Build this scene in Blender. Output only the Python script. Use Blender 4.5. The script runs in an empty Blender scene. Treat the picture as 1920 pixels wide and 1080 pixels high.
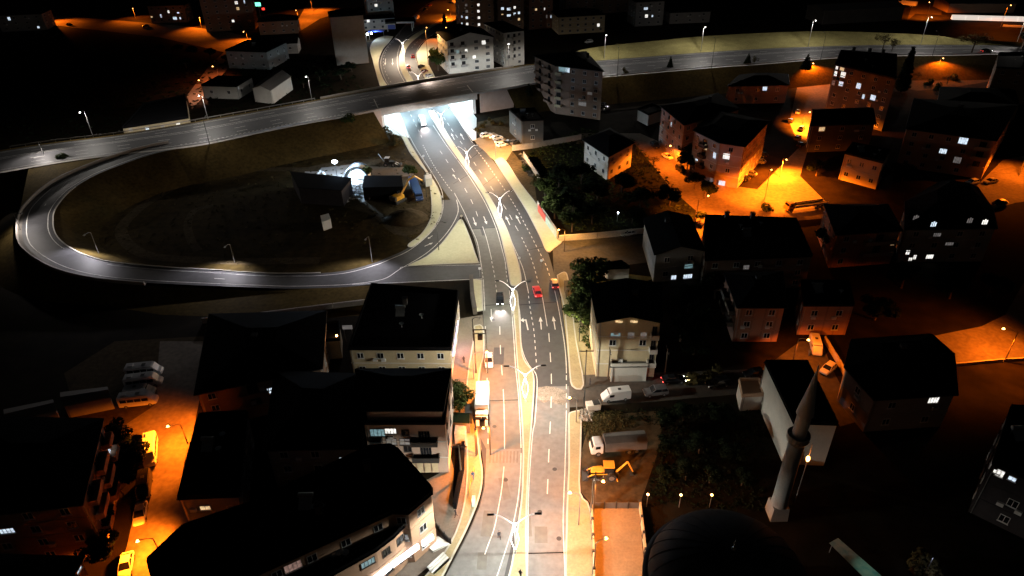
import bpy, bmesh, math, random
from mathutils import Vector, Matrix, Quaternion
random.seed(7)
sc = bpy.context.scene
C = sc.collection
R = math.radians

# ------------------------------------------------------------ camera
F, CAM_H = 1280.0, 85.0
_D = Vector((1000 - 960, -(2550 - 540), -F)).normalized()
UPC = -_D
_f = Vector((0, 0, -1))
YC = (_f - _f.dot(UPC) * UPC).normalized()
XC = YC.cross(UPC)
ROT = Matrix((XC, YC, UPC))                      # camera axes -> world axes
cam_d = bpy.data.cameras.new("camera")
cam_d.sensor_width = 36.0
cam_d.lens = 24.0
cam_d.clip_start = 0.5
cam_d.clip_end = 6000
cam = bpy.data.objects.new("camera", cam_d)
C.objects.link(cam)
cam.matrix_world = Matrix.Translation((0, 0, CAM_H)) @ ROT.to_4x4()
sc.camera = cam

# ------------------------------------------------------------ night sky, moon, exposure
w = bpy.data.worlds.new("World"); sc.world = w; w.use_nodes = True
wn = w.node_tree; wn.nodes.clear()
sky = wn.nodes.new("ShaderNodeTexSky"); sky.sky_type = 'NISHITA'; sky.sun_disc = False
sky.sun_elevation = R(4); sky.sun_rotation = R(200)
bg = wn.nodes.new("ShaderNodeBackground"); bg.inputs[1].default_value = 0.0017
wo = wn.nodes.new("ShaderNodeOutputWorld")
wn.links.new(sky.outputs[0], bg.inputs[0]); wn.links.new(bg.outputs[0], wo.inputs[0])
sd = bpy.data.lights.new("moon", 'SUN'); sd.energy = 0.004; sd.angle = R(0.5); sd.color = (0.8, 0.88, 1)
so = bpy.data.objects.new("moon", sd); C.objects.link(so)
so.rotation_euler = (R(50), 0, R(200 + 180)); so.location = (0, 0, 200)
sc.view_settings.view_transform = 'Standard'; sc.view_settings.look = 'None'
sc.view_settings.exposure = 0.0; sc.view_settings.gamma = 1.0
sc.view_settings.use_curve_mapping = False
cy = sc.cycles
cy.max_bounces = 4; cy.diffuse_bounces = 2; cy.glossy_bounces = 2; cy.transmission_bounces = 2
cy.use_denoising = True; cy.use_light_tree = True
cy.sample_clamp_indirect = 4.0; cy.caustics_reflective = False; cy.caustics_refractive = False
try: cy.denoiser = 'OPENIMAGEDENOISE'
except Exception: pass

# ------------------------------------------------------------ photo pixel -> point at height z
def P(px, py, z=0.0):
    d = ROT @ Vector((px - 960, -(py - 540), -F))
    t = (z - CAM_H) / d.z
    return Vector((0, 0, CAM_H)) + d * t
def ray(px, py):
    return ROT @ Vector((px - 960, -(py - 540), -F))
def pix(p):
    c = ROT.transposed() @ (Vector(p) - Vector((0, 0, CAM_H)))
    return (960 - c.x / c.z * F, 540 + c.y / c.z * F)

# ------------------------------------------------------------ materials
MATS = {}
def M(name, col=(.5, .5, .5), rough=.8, metal=0., noise=0., scale=1.0, col2=None, emit=None, es=0., bump=0., kind='noise', fine=0.):
    if name in MATS: return MATS[name]
    m = bpy.data.materials.new(name); m.use_nodes = True
    nt = m.node_tree; b = nt.nodes['Principled BSDF']
    b.inputs['Base Color'].default_value = (*col, 1)
    b.inputs['Roughness'].default_value = rough
    b.inputs['Metallic'].default_value = metal
    if name.split('_')[0] in ('terrain', 'dirt', 'bank', 'roof', 'leaf', 'grass', 'gore', 'verge', 'lead'): b.inputs['Specular IOR Level'].default_value = .04
    if noise or col2:
        tc = nt.nodes.new('ShaderNodeTexCoord')
        src = tc.outputs['Object']
        if kind == 'noise':
            n1 = nt.nodes.new('ShaderNodeTexNoise'); n1.inputs['Scale'].default_value = scale
            n1.inputs['Detail'].default_value = 6; n1.inputs['Roughness'].default_value = .65
            nt.links.new(src, n1.inputs['Vector']); fac = n1.outputs['Fac']
        elif kind == 'wave':
            n1 = nt.nodes.new('ShaderNodeTexWave'); n1.inputs['Scale'].default_value = scale
            n1.inputs['Distortion'].default_value = .6; n1.inputs['Detail'].default_value = 2
            n1.bands_direction = 'DIAGONAL'
            nt.links.new(src, n1.inputs['Vector']); fac = n1.outputs['Fac']
        elif kind == 'brick':
            n1 = nt.nodes.new('ShaderNodeTexBrick'); n1.inputs['Scale'].default_value = scale
            n1.inputs['Color1'].default_value = (1, 1, 1, 1); n1.inputs['Color2'].default_value = (.75, .75, .75, 1)
            n1.inputs['Mortar'].default_value = (.35, .35, .35, 1); n1.inputs['Mortar Size'].default_value = .02
            nt.links.new(src, n1.inputs['Vector']); fac = n1.outputs['Color']
        mx = nt.nodes.new('ShaderNodeMapRange'); mx.inputs['From Min'].default_value = .3; mx.inputs['From Max'].default_value = .7
        nt.links.new(fac, mx.inputs['Value'])
        mc = nt.nodes.new('ShaderNodeMix'); mc.data_type = 'RGBA'
        c2 = col2 or tuple(c * (1 - noise) for c in col)
        mc.inputs['A'].default_value = (*c2, 1); mc.inputs['B'].default_value = (*col, 1)
        nt.links.new(mx.outputs[0], mc.inputs['Factor'])
        out = mc.outputs['Result']
        if fine:
            n2 = nt.nodes.new('ShaderNodeTexNoise'); n2.inputs['Scale'].default_value = scale * 9
            n2.inputs['Detail'].default_value = 5
            nt.links.new(src, n2.inputs['Vector'])
            m2 = nt.nodes.new('ShaderNodeMapRange'); m2.inputs['From Min'].default_value = .3; m2.inputs['From Max'].default_value = .7
            m2.inputs['To Min'].default_value = 1 - fine; m2.inputs['To Max'].default_value = 1 + fine
            nt.links.new(n2.outputs['Fac'], m2.inputs['Value'])
            mm = nt.nodes.new('ShaderNodeVectorMath'); mm.operation = 'SCALE'
            nt.links.new(out, mm.inputs[0]); nt.links.new(m2.outputs[0], mm.inputs['Scale'])
            out = mm.outputs[0]
        nt.links.new(out, b.inputs['Base Color'])
        if bump:
            bp = nt.nodes.new('ShaderNodeBump'); bp.inputs['Strength'].default_value = bump; bp.inputs['Distance'].default_value = .05
            nt.links.new(fac, bp.inputs['Height']); nt.links.new(bp.outputs[0], b.inputs['Normal'])
    if emit:
        b.inputs['Emission Color'].default_value = (*emit, 1); b.inputs['Emission Strength'].default_value = es
        m.cycles.emission_sampling = 'NONE'
    MATS[name] = m
    return m

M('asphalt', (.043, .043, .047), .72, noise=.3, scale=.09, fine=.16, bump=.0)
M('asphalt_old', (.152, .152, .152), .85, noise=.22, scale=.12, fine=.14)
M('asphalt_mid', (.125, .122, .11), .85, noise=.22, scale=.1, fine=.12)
M('dust', (.26, .235, .20), .9, noise=.6, scale=.5, fine=.4)
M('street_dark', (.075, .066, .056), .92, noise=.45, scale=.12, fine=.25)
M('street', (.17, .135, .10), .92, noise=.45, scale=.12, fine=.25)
M('paving', (.31, .26, .15), .9, noise=.25, scale=.35, fine=.12)
M('island', (.50, .49, .33), .9, noise=.12, scale=.2, fine=.08)
M('kerb', (.45, .43, .38), .85, noise=.2, scale=1.5)
M('paint', (.66, .65, .62), .65, noise=.45, scale=.9, fine=.2)
M('dirt', (.048, .033, .011), .95, noise=.55, scale=.06, fine=.35)
M('dirt_lot', (.080, .060, .034), .95, noise=.45, scale=.12, fine=.3)
M('gore', (.13, .088, .022), .95, noise=.4, scale=.2, fine=.3)
M('lead', (.05, .046, .05), .6, noise=.3, scale=.6)
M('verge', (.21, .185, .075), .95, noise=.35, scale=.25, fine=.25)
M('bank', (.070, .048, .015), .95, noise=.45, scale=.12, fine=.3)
M('grass', (.018, .021, .01), .95, noise=.5, scale=.2, fine=.4)
M('terrain', (.016, .012, .007), .95, noise=.5, scale=.03, fine=.4)
M('concrete', (.34, .31, .28), .85, noise=.25, scale=.4, fine=.15)
M('concrete_white', (.72, .74, .72), .7, noise=.1, scale=.3)
M('concrete_dark', (.10, .09, .08), .9, noise=.3, scale=.4)
M('concrete_rose', (.40, .30, .25), .88, noise=.2, scale=.4, fine=.08)
M('concrete_tan', (.30, .215, .12), .88, noise=.3, scale=.3, fine=.12)
M('concrete_fore', (.17, .145, .12), .88, noise=.25, scale=.3, fine=.12)
M('plaster_white', (.55, .53, .49), .85, noise=.15, scale=.5, fine=.06)
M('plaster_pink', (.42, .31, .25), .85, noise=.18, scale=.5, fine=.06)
M('plaster_cream', (.48, .40, .26), .85, noise=.15, scale=.4, fine=.06)
M('plaster_brown', (.27, .18, .13), .88, noise=.2, scale=.4, fine=.08)
M('plaster_grey', (.30, .29, .28), .88, noise=.2, scale=.4, fine=.08)
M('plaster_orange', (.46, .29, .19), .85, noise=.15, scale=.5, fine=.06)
M('brick', (.32, .17, .115), .9, noise=.3, scale=3.0, kind='brick')
M('roof_dark', (.009, .008, .008), .95, noise=.5, scale=3.0, kind='wave')
M('roof_tile', (.05, .028, .022), .95, noise=.5, scale=4.0, kind='wave')
M('roof_flat', (.006, .006, .007), .95, noise=.4, scale=.5)
M('roof_metal', (.16, .15, .14), .7, noise=.3, scale=3.0, kind='wave')
M('trim', (.5, .47, .42), .8)
M('frame_white', (.6, .6, .6), .6)
M('frame_dark', (.06, .05, .045), .6)
M('glass', (.012, .014, .018), .12)
M('metal', (.3, .3, .3), .45, .6, noise=.2, scale=2)
M('metal_dark', (.035, .035, .035), .6, .3)
M('pole_white', (.62, .62, .62), .5)
M('wood_pole', (.10, .075, .05), .9, noise=.3, scale=3)
M('tyre', (.015, .015, .015), .9)
M('rim', (.35, .35, .36), .4, .8)
M('skin', (.4, .25, .18), .7)
M('cloth_dark', (.02, .02, .03), .9)
M('cloth_blue', (.05, .08, .16), .9)
M('hair', (.01, .008, .006), .9)
M('leaf', (.045, .062, .018), .9, noise=.6, scale=.8)
M('leaf_dark', (.010, .016, .007), .9, noise=.5, scale=.8)
M('leaf_dry', (.06, .05, .02), .9, noise=.4, scale=.8)
M('bark', (.07, .05, .035), .95, noise=.4, scale=4)
M('banner_red', (.6, .07, .05), .6, noise=.3, scale=.6)
M('banner_teal', (.18, .4, .42), .6, noise=.5, scale=.8, col2=(.6, .6, .5))
M('yellow_paint', (.75, .36, .03), .45, noise=.2, scale=1.2)
M('blue_paint', (.05, .12, .4), .5)
M('tarp', (.10, .085, .075), .75, noise=.3, scale=1)
M('awning_blue', (.08, .13, .5), .7)
def win_mat(name, col, s):
    m = M(name, (.3, .3, .3), .4, emit=col, es=s)
    nt = m.node_tree; b = nt.nodes['Principled BSDF']
    tc = nt.nodes.new('ShaderNodeTexCoord'); n = nt.nodes.new('ShaderNodeTexNoise'); n.inputs['Scale'].default_value = 2.3
    mr = nt.nodes.new('ShaderNodeMapRange'); mr.inputs['From Min'].default_value = .3; mr.inputs['From Max'].default_value = .7
    mr.inputs['To Min'].default_value = s * .45; mr.inputs['To Max'].default_value = s * 1.3
    g = nt.nodes.new('ShaderNodeNewGeometry')
    nt.links.new(g.outputs['Position'], n.inputs['Vector']); nt.links.new(n.outputs['Fac'], mr.inputs['Value'])
    nt.links.new(mr.outputs[0], b.inputs['Emission Strength'])
    return m
win_mat('lit_cool', (.72, .86, 1.0), 1.15)
win_mat('lit_warm', (1.0, .68, .34), .9)
win_mat('lit_white', (1.0, .97, .9), 1.3)
win_mat('lit_dim', (.55, .5, .48), .22)
win_mat('lit_teal', (.35, .62, .68), .45)
win_mat('lit_pink', (.9, .55, .45), .25)
def EM(name, col, s): return M(name, (.8, .8, .8), .5, emit=col, es=s)
EM('e_white', (1, .97, .92), 12); EM('e_cool', (.75, .88, 1), 25); EM('e_sodium', (1, .42, .1), 14)
EM('e_strip', (1, .93, .9), 6.0); EM('e_red', (1, .03, .02), 3); EM('e_head', (1, .95, .9), 14)
EM('e_blue', (.08, .2, 1), 2.5); EM('e_shop', (.95, .97, 1), 3.5); EM('e_violet', (.7, .6, 1), 1.6); EM('e_canopy', (1, .86, .74), .75); EM('e_green', (.2, 1, .6), 2)  # e_canopy: barrier glow in place of lamp light falling on it

# ------------------------------------------------------------ mesh builder
class MB:
    def __init__(s): s.v = []; s.f = []
    def add(s, vs, fs):
        o = len(s.v); s.v += [tuple(x) for x in vs]; s.f += [tuple(i + o for i in f) for f in fs]; return s
    def box(s, c, d, rz=0, top=1.0):
        cx, cy_, cz = c; x, y, z = d[0] / 2, d[1] / 2, d[2] / 2
        ca, sa = math.cos(rz), math.sin(rz); vs = []
        for k in (-1, 1):
            q = top if k > 0 else 1
            for a, b in ((-1, -1), (1, -1), (1, 1), (-1, 1)):
                X, Y = a * x * q, b * y * q
                vs.append((cx + X * ca - Y * sa, cy_ + X * sa + Y * ca, cz + k * z))
        return s.add(vs, [(3, 2, 1, 0), (4, 5, 6, 7), (0, 1, 5, 4), (1, 2, 6, 5), (2, 3, 7, 6), (3, 0, 4, 7)])
    def prism(s, poly, z0, z1):
        n = len(poly)
        a = sum(poly[i][0] * poly[(i + 1) % n][1] - poly[(i + 1) % n][0] * poly[i][1] for i in range(n))
        if a < 0: poly = list(poly)[::-1]
        vs = [(p[0], p[1], z0) for p in poly] + [(p[0], p[1], z1) for p in poly]
        return s.add(vs, [tuple(range(n - 1, -1, -1)), tuple(range(n, 2 * n))] + [(i, (i + 1) % n, n + (i + 1) % n, n + i) for i in range(n)])
    def tube(s, p0, p1, r0, r1=None, n=8):
        r1 = r0 if r1 is None else r1
        p0, p1 = Vector(p0), Vector(p1); d = (p1 - p0)
        if d.length < 1e-6: return s
        d.normalize(); a = d.orthogonal().normalized(); b = d.cross(a)
        vs = []
        for p, r in ((p0, r0), (p1, r1)):
            for i in range(n):
                t = 2 * math.pi * i / n; vs.append(p + (a * math.cos(t) + b * math.sin(t)) * r)
        return s.add(vs, [(i, (i + 1) % n, n + (i + 1) % n, n + i) for i in range(n)] + [tuple(range(n - 1, -1, -1)), tuple(range(n, 2 * n))])
    def path(s, pts, r, n=6):
        for a, b in zip(pts, pts[1:]): s.tube(a, b, r, r, n)
        return s
    def lathe(s, prof, n=24, c=(0, 0), a0=0, a1=2 * math.pi):
        m = len(prof); vs = []
        for i in range(n):
            t = a0 + (a1 - a0) * i / n
            for r, z in prof: vs.append((c[0] + r * math.cos(t), c[1] + r * math.sin(t), z))
        fs = []
        for i in range(n):
            j = (i + 1) % n
            for k in range(m - 1): fs.append((i * m + k, j * m + k, j * m + k + 1, i * m + k + 1))
        return s.add(vs, fs)
    def ball(s, c, r, n=8):
        prof = [(r[0] if False else 0, 0)]
        rx, ry, rz = (r, r, r) if not isinstance(r, (tuple, list)) else r
        vs = []; m = 6
        for k in range(m + 1):
            ph = math.pi * k / m - math.pi / 2
            for i in range(n):
                t = 2 * math.pi * i / n
                vs.append((c[0] + rx * math.cos(ph) * math.cos(t), c[1] + ry * math.cos(ph) * math.sin(t), c[2] + rz * math.sin(ph)))
        fs = [(k * n + i, k * n + (i + 1) % n, (k + 1) * n + (i + 1) % n, (k + 1) * n + i) for k in range(m) for i in range(n)]
        return s.add(vs, fs)
    def mesh(s, name, mat=None):
        me = bpy.data.meshes.new(name); me.from_pydata(s.v, [], s.f); me.update()
        if mat: me.materials.append(MATS[mat] if isinstance(mat, str) else mat)
        return me
    def build(s, name, mat, parent=None, bevel=0, smooth=False):
        me = s.mesh(name, mat)
        if smooth:
            for p in me.polygons: p.use_smooth = True
        o = link(name, me, parent)
        if bevel:
            b = o.modifiers.new('bevel', 'BEVEL'); b.width = bevel; b.segments = 2; b.limit_method = 'ANGLE'
        return o
def link(name, data, parent=None, loc=None, rz=0, scale=None):
    o = bpy.data.objects.new(name, data); C.objects.link(o)
    if parent: o.parent = parent
    if loc is not None: o.location = loc
    if rz: o.rotation_euler = (0, 0, rz)
    if scale is not None: o.scale = scale
    return o
def tag(o, label=None, cat=None, group=None, kind=None):
    if label: o['label'] = label
    if cat: o['category'] = cat
    if group: o['group'] = group
    if kind: o['kind'] = kind
    return o
def thing(name, label, cat, loc=(0, 0, 0), rz=0, group=None):
    o = bpy.data.objects.new(name, None); C.objects.link(o); o.empty_display_size = .5
    o.location = loc; o.rotation_euler = (0, 0, rz)
    return tag(o, label, cat, group)
def copy_tree(o, parent=None):
    c = o.copy(); C.objects.link(c); c.parent = parent
    for ch in list(KIDS.get(o.name, [])) or [x for x in o.children]: copy_tree(ch, c)
    return c
KIDS = {}
def dup(proto, loc, rz=0, label=None, group=None, scale=None, paint=None):
    c = proto.copy(); C.objects.link(c); c.location = loc; c.rotation_euler = (0, 0, rz)
    if scale: c.scale = scale
    if label: c['label'] = label
    if group: c['group'] = group
    for ch in PROTO_CH[proto.name]:
        d = ch.copy(); C.objects.link(d); d.parent = c
        if paint and d.data and d.data.materials and d.data.materials[0].name == 'car_paint':
            d.material_slots[0].link = 'OBJECT'; d.material_slots[0].material = MATS[paint]
        for g in PROTO_CH.get(ch.name, []):
            e = g.copy(); C.objects.link(e); e.parent = d
    return c
PROTO_CH = {}

# ------------------------------------------------------------ curves and sheets
def smooth(pts, n=6):
    out = []; m = len(pts)
    for i in range(m - 1):
        p0 = pts[max(i - 1, 0)]; p1 = pts[i]; p2 = pts[i + 1]; p3 = pts[min(i + 2, m - 1)]
        for k in range(n):
            t = k / n
            out.append(.5 * ((2 * p1) + (p2 - p0) * t + (2 * p0 - 5 * p1 + 4 * p2 - p3) * t * t + (3 * p1 - p0 - 3 * p2 + p3) * t ** 3))
    out.append(pts[-1].copy()); return out
def pl(px, z=0., n=5):
    pts = [P(p[0], p[1], p[2] if len(p) > 2 else z) for p in px]
    return smooth(pts, n) if n > 1 else pts
def offset(line, d):
    out = []; m = len(line)
    for i in range(m):
        t = (line[min(i + 1, m - 1)] - line[max(i - 1, 0)]); t.z = 0; t.normalize()
        out.append(line[i] + Vector((-t.y, t.x, 0)) * d)
    return out
def resample(line, n):
    L = [0.]
    for a, b in zip(line, line[1:]): L.append(L[-1] + (b - a).length)
    out = []; j = 0
    for k in range(n):
        s = L[-1] * k / (n - 1)
        while j < len(L) - 2 and L[j + 1] < s: j += 1
        t = (s - L[j]) / max(L[j + 1] - L[j], 1e-9); out.append(line[j].lerp(line[j + 1], min(max(t, 0), 1)))
    return out
def strip_mb(a, b, mb=None, dz=0.):
    mb = mb or MB(); n = min(len(a), len(b))
    vs = [(p.x, p.y, p.z + dz) for p in a[:n]] + [(p.x, p.y, p.z + dz) for p in b[:n]]
    return mb.add(vs, [(i, i + 1, n + i + 1, n + i) for i in range(n - 1)])
def up(me):
    bm = bmesh.new(); bm.from_mesh(me)
    for f in bm.faces:
        f.normal_update()
        if f.normal.z < 0: f.normal_flip()
    bm.to_mesh(me); bm.free(); return me
def strip(name, a, b, mat, parent=None, dz=0.):
    o = strip_mb(a, b, None, dz).build(name, mat, parent); up(o.data); return o
def sheet(name, pts, z, mat, parent=None, thick=0.):
    bm = bmesh.new()
    vs = [bm.verts.new((p.x, p.y, z)) for p in pts]
    f = bm.faces.new(vs); f.normal_update()
    if f.normal.z < 0: f.normal_flip()
    if thick:
        r = bmesh.ops.extrude_face_region(bm, geom=[f])
        vv = [v for v in r['geom'] if isinstance(v, bmesh.types.BMVert)]
        # extruded copy is the top; push the original down
        for v in vs: v.co.z -= thick
        f.normal_flip() if f.normal.z > 0 else None
    bmesh.ops.triangulate(bm, faces=[x for x in bm.faces if len(x.verts) > 4])
    bmesh.ops.recalc_face_normals(bm, faces=bm.faces) if thick else None
    me = bpy.data.meshes.new(name); bm.to_mesh(me); bm.free(); me.materials.append(MATS[mat])
    return link(name, me, parent)
def ribbon(name, line, wd, mat, parent=None, dz=0.):
    return strip(name, offset(line, wd / 2), offset(line, -wd / 2), mat, parent, dz)
UNIT = MB().add([(-.5, -.5, 0), (.5, -.5, 0), (.5, .5, 0), (-.5, .5, 0)], [(0, 1, 2, 3)]).mesh('lane_dash', 'paint')
def dashes(line, dash, gap, wd, parent, start=0., name='lane_dash'):
    L = [0.]
    for a, b in zip(line, line[1:]): L.append(L[-1] + (b - a).length)
    def at(s):
        for j in range(len(L) - 1):
            if L[j + 1] >= s: return line[j].lerp(line[j + 1], (s - L[j]) / max(L[j + 1] - L[j], 1e-9))
        return line[-1]
    s = start
    while s + dash < L[-1]:
        a, b = at(s), at(s + dash); d = b - a
        o = link(name, UNIT, parent, (a + b) / 2)
        o.rotation_euler = (0, -math.atan2(d.z, math.hypot(d.x, d.y)), math.atan2(d.y, d.x)); o.scale = (d.length, wd, 1)
        s += dash + gap
def wall_mb(line, h, t=.2, mb=None):
    mb = mb or MB()
    for a, b in zip(line, line[1:]):
        d = b - a; L = math.hypot(d.x, d.y)
        if L < 1e-4: continue
        nx, ny = -d.y / L * t / 2, d.x / L * t / 2
        vs = []
        for zz in (0, 1):
            for p, s_ in ((a, 1), (b, 1), (b, -1), (a, -1)):
                vs.append((p.x + nx * s_, p.y + ny * s_, p.z + h * zz))
        mb.add(vs, [(3, 2, 1, 0), (4, 5, 6, 7), (0, 1, 5, 4), (1, 2, 6, 5), (2, 3, 7, 6), (3, 0, 4, 7)])
    return mb
LIGHT_K = 1.0
def batwing(d, lim=7.0, pw=-1.8):
    # street luminaires throw more light sideways than straight down
    d.use_nodes = True; nt = d.node_tree; em = nt.nodes['Emission']
    tc = nt.nodes.new('ShaderNodeTexCoord'); sx = nt.nodes.new('ShaderNodeSeparateXYZ'); ab = nt.nodes.new('ShaderNodeMath'); ab.operation = 'ABSOLUTE'
    mx = nt.nodes.new('ShaderNodeMath'); mx.operation = 'MAXIMUM'; mx.inputs[1].default_value = .05
    pwn = nt.nodes.new('ShaderNodeMath'); pwn.operation = 'POWER'; pwn.inputs[1].default_value = pw
    mn = nt.nodes.new('ShaderNodeMath'); mn.operation = 'MINIMUM'; mn.inputs[1].default_value = lim
    nt.links.new(tc.outputs['Normal'], sx.inputs[0]); nt.links.new(sx.outputs['Z'], ab.inputs[0]); nt.links.new(ab.outputs[0], mx.inputs[0])
    nt.links.new(mx.outputs[0], pwn.inputs[0]); nt.links.new(pwn.outputs[0], mn.inputs[0]); nt.links.new(mn.outputs[0], em.inputs['Strength'])
def spot(parent, loc, power, col, size=150, rad=.25, target=None, blend=.6, name='bulb'):
    d = bpy.data.lights.new(name, 'SPOT'); d.energy = power * LIGHT_K; d.color = col
    d.spot_size = R(size); d.spot_blend = blend; d.shadow_soft_size = rad
    o = link(name, d, parent, loc)
    if target: o.rotation_euler = (Vector(target) - Vector(loc)).to_track_quat('-Z', 'Y').to_euler()
    return o
def point(parent, loc, power, col, rad=.3):
    d = bpy.data.lights.new('bulb', 'POINT'); d.energy = power * LIGHT_K; d.color = col; d.shadow_soft_size = rad
    return link('bulb', d, parent, loc)
WARM = (1, .86, .60); NEUT = (1, .98, .88); COOL = (.62, .82, 1); SOD = (1, .175, .006); SODW = (1, .50, .16)

# ============================================================ THE SETTING
S = 'structure'
g = MB().add([(-2600, -300, 0), (2600, -300, 0), (2600, 4500, 0), (-2600, 4500, 0)], [(0, 1, 2, 3)]).build('ground', 'terrain'); tag(g, kind=S)
def patch(name, px, mat, z=.012, label=None, curve=0):
    pts = pl(px + [px[0]], 0, curve)[:-1] if curve else [P(*p) for p in px]
    return tag(sheet(name, pts, z, mat), label, kind=S)

# --- earth and lots
patch('dirt_field', [(60, 395), (140, 330), (300, 300), (480, 262), (700, 240), (770, 262), (830, 345), (840, 400), (800, 450), (760, 480), (640, 515), (300, 515), (130, 480), (70, 440)], 'dirt', .010, curve=3)
patch('grass_verge', [(0, 300), (280, 285), (120, 340), (45, 410), (30, 440), (0, 470), (-60, 470), (-60, 310)], 'bank', .009)
patch('grass_verge', [(30, 470), (130, 525), (480, 545), (700, 535), (700, 590), (560, 600), (300, 590), (120, 560), (60, 530)], 'bank', .011)
patch('construction_yard', [(560, 318), (650, 300), (760, 300), (800, 322), (820, 345), (825, 385), (800, 430), (740, 440), (690, 400), (600, 380), (550, 365)], 'dirt_lot', .014, curve=3)
patch('floodlight_pool', [(572, 318), (662, 308), (690, 318), (668, 340), (640, 342), (570, 334)], 'concrete', .018)  # three pale sheets paint the floodlight's bright pool onto the ground
patch('floodlight_pool', [(655, 340), (680, 338), (696, 374), (676, 380), (662, 362)], 'concrete', .019)
patch('floodlight_pool', [(692, 312), (768, 314), (778, 330), (690, 334)], 'concrete_fore', .0185)
patch('dirt_lot', [(1075, 905), (1108, 780), (1240, 770), (1240, 830), (1200, 945), (1108, 945)], 'dirt_lot', .012)
patch('dirt_lot', [(880, 232), (960, 215), (1010, 262), (960, 283), (1000, 330), (1010, 400), (1050, 440), (1010, 440), (960, 352), (905, 262)], 'dirt_lot', .013)
patch('grass_lot', [(1065, 700), (1070, 600), (1062, 540), (1100, 505), (1230, 520), (1130, 560), (1140, 700)], 'verge', .012)
patch('verge_ground', [(1060, 512), (1092, 522), (1094, 600), (1128, 655), (1138, 712), (1095, 728), (1070, 724), (1062, 640), (1052, 560)], 'paving', .016)
patch('lot_ground', [(888, 262), (925, 248), (948, 260), (962, 280), (950, 300), (930, 303), (905, 284)], 'concrete_tan', .018)
patch('forecourt', [(848, 600), (905, 590), (912, 690), (905, 830), (880, 960), (855, 1020), (770, 1090), (560, 1090), (820, 990), (800, 900), (828, 885), (848, 700)], 'concrete_fore', .014)
patch('dirt_yard', [(1095, 240), (1190, 255), (1230, 315), (1290, 372), (1310, 405), (1200, 440), (1060, 430), (1000, 330), (985, 285)], 'grass', .011)
patch('dirt_yard', [(215, 640), (390, 630), (378, 745), (215, 805), (150, 800), (120, 700)], 'dirt_lot', .011)
patch('meadow', [(-200, 90), (430, 110), (420, 170), (350, 240), (230, 250), (0, 282), (-200, 300)], 'terrain', .010)

tag(ribbon('dirt_track', pl([(600, 318), (480, 318), (400, 325), (330, 350), (270, 385), (232, 420), (229, 442), (250, 466), (290, 481), (380, 488), (480, 490), (600, 488)], 0, 5), 3.2, 'dirt_lot', None, .022), kind=S)
tag(ribbon('dirt_track', pl([(400, 385), (365, 395), (352, 420), (358, 450), (372, 470)], 0, 5), 2.2, 'dirt_lot', None, .021), kind=S)
# --- side streets
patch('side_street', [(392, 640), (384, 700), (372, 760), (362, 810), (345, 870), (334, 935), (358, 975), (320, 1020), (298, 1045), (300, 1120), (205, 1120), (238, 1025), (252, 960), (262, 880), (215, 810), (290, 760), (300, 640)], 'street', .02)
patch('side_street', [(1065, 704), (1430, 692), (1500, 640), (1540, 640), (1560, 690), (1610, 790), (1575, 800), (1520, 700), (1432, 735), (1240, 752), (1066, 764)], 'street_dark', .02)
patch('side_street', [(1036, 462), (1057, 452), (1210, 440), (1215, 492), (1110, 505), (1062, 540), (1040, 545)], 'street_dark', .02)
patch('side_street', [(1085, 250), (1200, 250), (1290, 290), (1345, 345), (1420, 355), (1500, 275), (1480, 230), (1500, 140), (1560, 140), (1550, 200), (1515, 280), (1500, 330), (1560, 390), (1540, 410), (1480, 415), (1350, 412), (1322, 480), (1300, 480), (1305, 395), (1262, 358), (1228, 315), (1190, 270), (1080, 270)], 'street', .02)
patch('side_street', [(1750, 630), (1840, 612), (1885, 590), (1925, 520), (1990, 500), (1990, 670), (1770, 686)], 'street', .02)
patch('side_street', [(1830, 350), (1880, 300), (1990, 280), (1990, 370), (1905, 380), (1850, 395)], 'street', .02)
patch('side_street', [(1690, 165), (1735, 128), (1800, 128), (1870, 150), (1780, 165), (1720, 170)], 'dirt_lot', .02)
patch('side_street', [(85, 28), (240, 40), (330, 48), (420, 58), (475, 72), (470, 95), (430, 125), (405, 155), (360, 205), (350, 180), (395, 120), (420, 98), (300, 70), (90, 46)], 'street', .02)
patch('side_street', [(560, 35), (580, 0), (680, -15), (700, 5), (600, 35), (560, 60)], 'street', .02)
patch('side_street', [(1700, 40), (1720, -20), (1770, -20), (1765, 28), (1716, 26)], 'dirt_lot', .02)
patch('court_floor', [(1110, 952), (1198, 952), (1212, 1110), (1113, 1110)], 'concrete_tan', .02)

patch('wall_shadow', [(840, 836), (869, 836), (868, 880), (860, 920), (853, 955), (849, 930), (851, 880)], 'roof_flat', .03)  # flat black sheet, the parapet wall's shadow painted on the ground
# --- main road
left_e = [(862, -20), (800, 8), (760, 45), (738, 72), (721, 92), (712, 112), (713, 130), (721, 150), (731, 166), (741, 190), (749, 217), (772, 269), (804, 319), (828, 352), (848, 380), (866, 402), (880, 427), (891, 455), (900, 495), (903, 540), (905, 582), (907, 612), (909, 662), (904, 690), (899, 730), (897, 780), (903, 845), (908, 880), (907, 912), (898, 950), (878, 997), (856, 1040), (833, 1085), (806, 1130)]
right_e = [(925, -20), (905, 3), (862, 32), (817, 62), (790, 82), (780, 100), (779, 112), (784, 125), (795, 147), (806, 162), (828, 180), (845, 202), (867, 240), (885, 266), (905, 280), (925, 302), (960, 352), (985, 392), (1010, 440), (1026, 470), (1038, 510), (1047, 545), (1053, 577), (1060, 635), (1064, 670), (1067, 700), (1067, 765), (1065, 810), (1065, 872), (1063, 922), (1061, 985), (1063, 1080), (1066, 1130)]
Lr = resample(pl(left_e, 0, 5), 150); Rr = resample(pl(right_e, 0, 5), 150)
def bytheir_y(line, n=170):           # same distance from the viewer on both sides
    ys = [p.y for p in line]; return line
road = strip('main_road', Lr, Rr, 'asphalt', None, .03); tag(road, kind=S)

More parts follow.
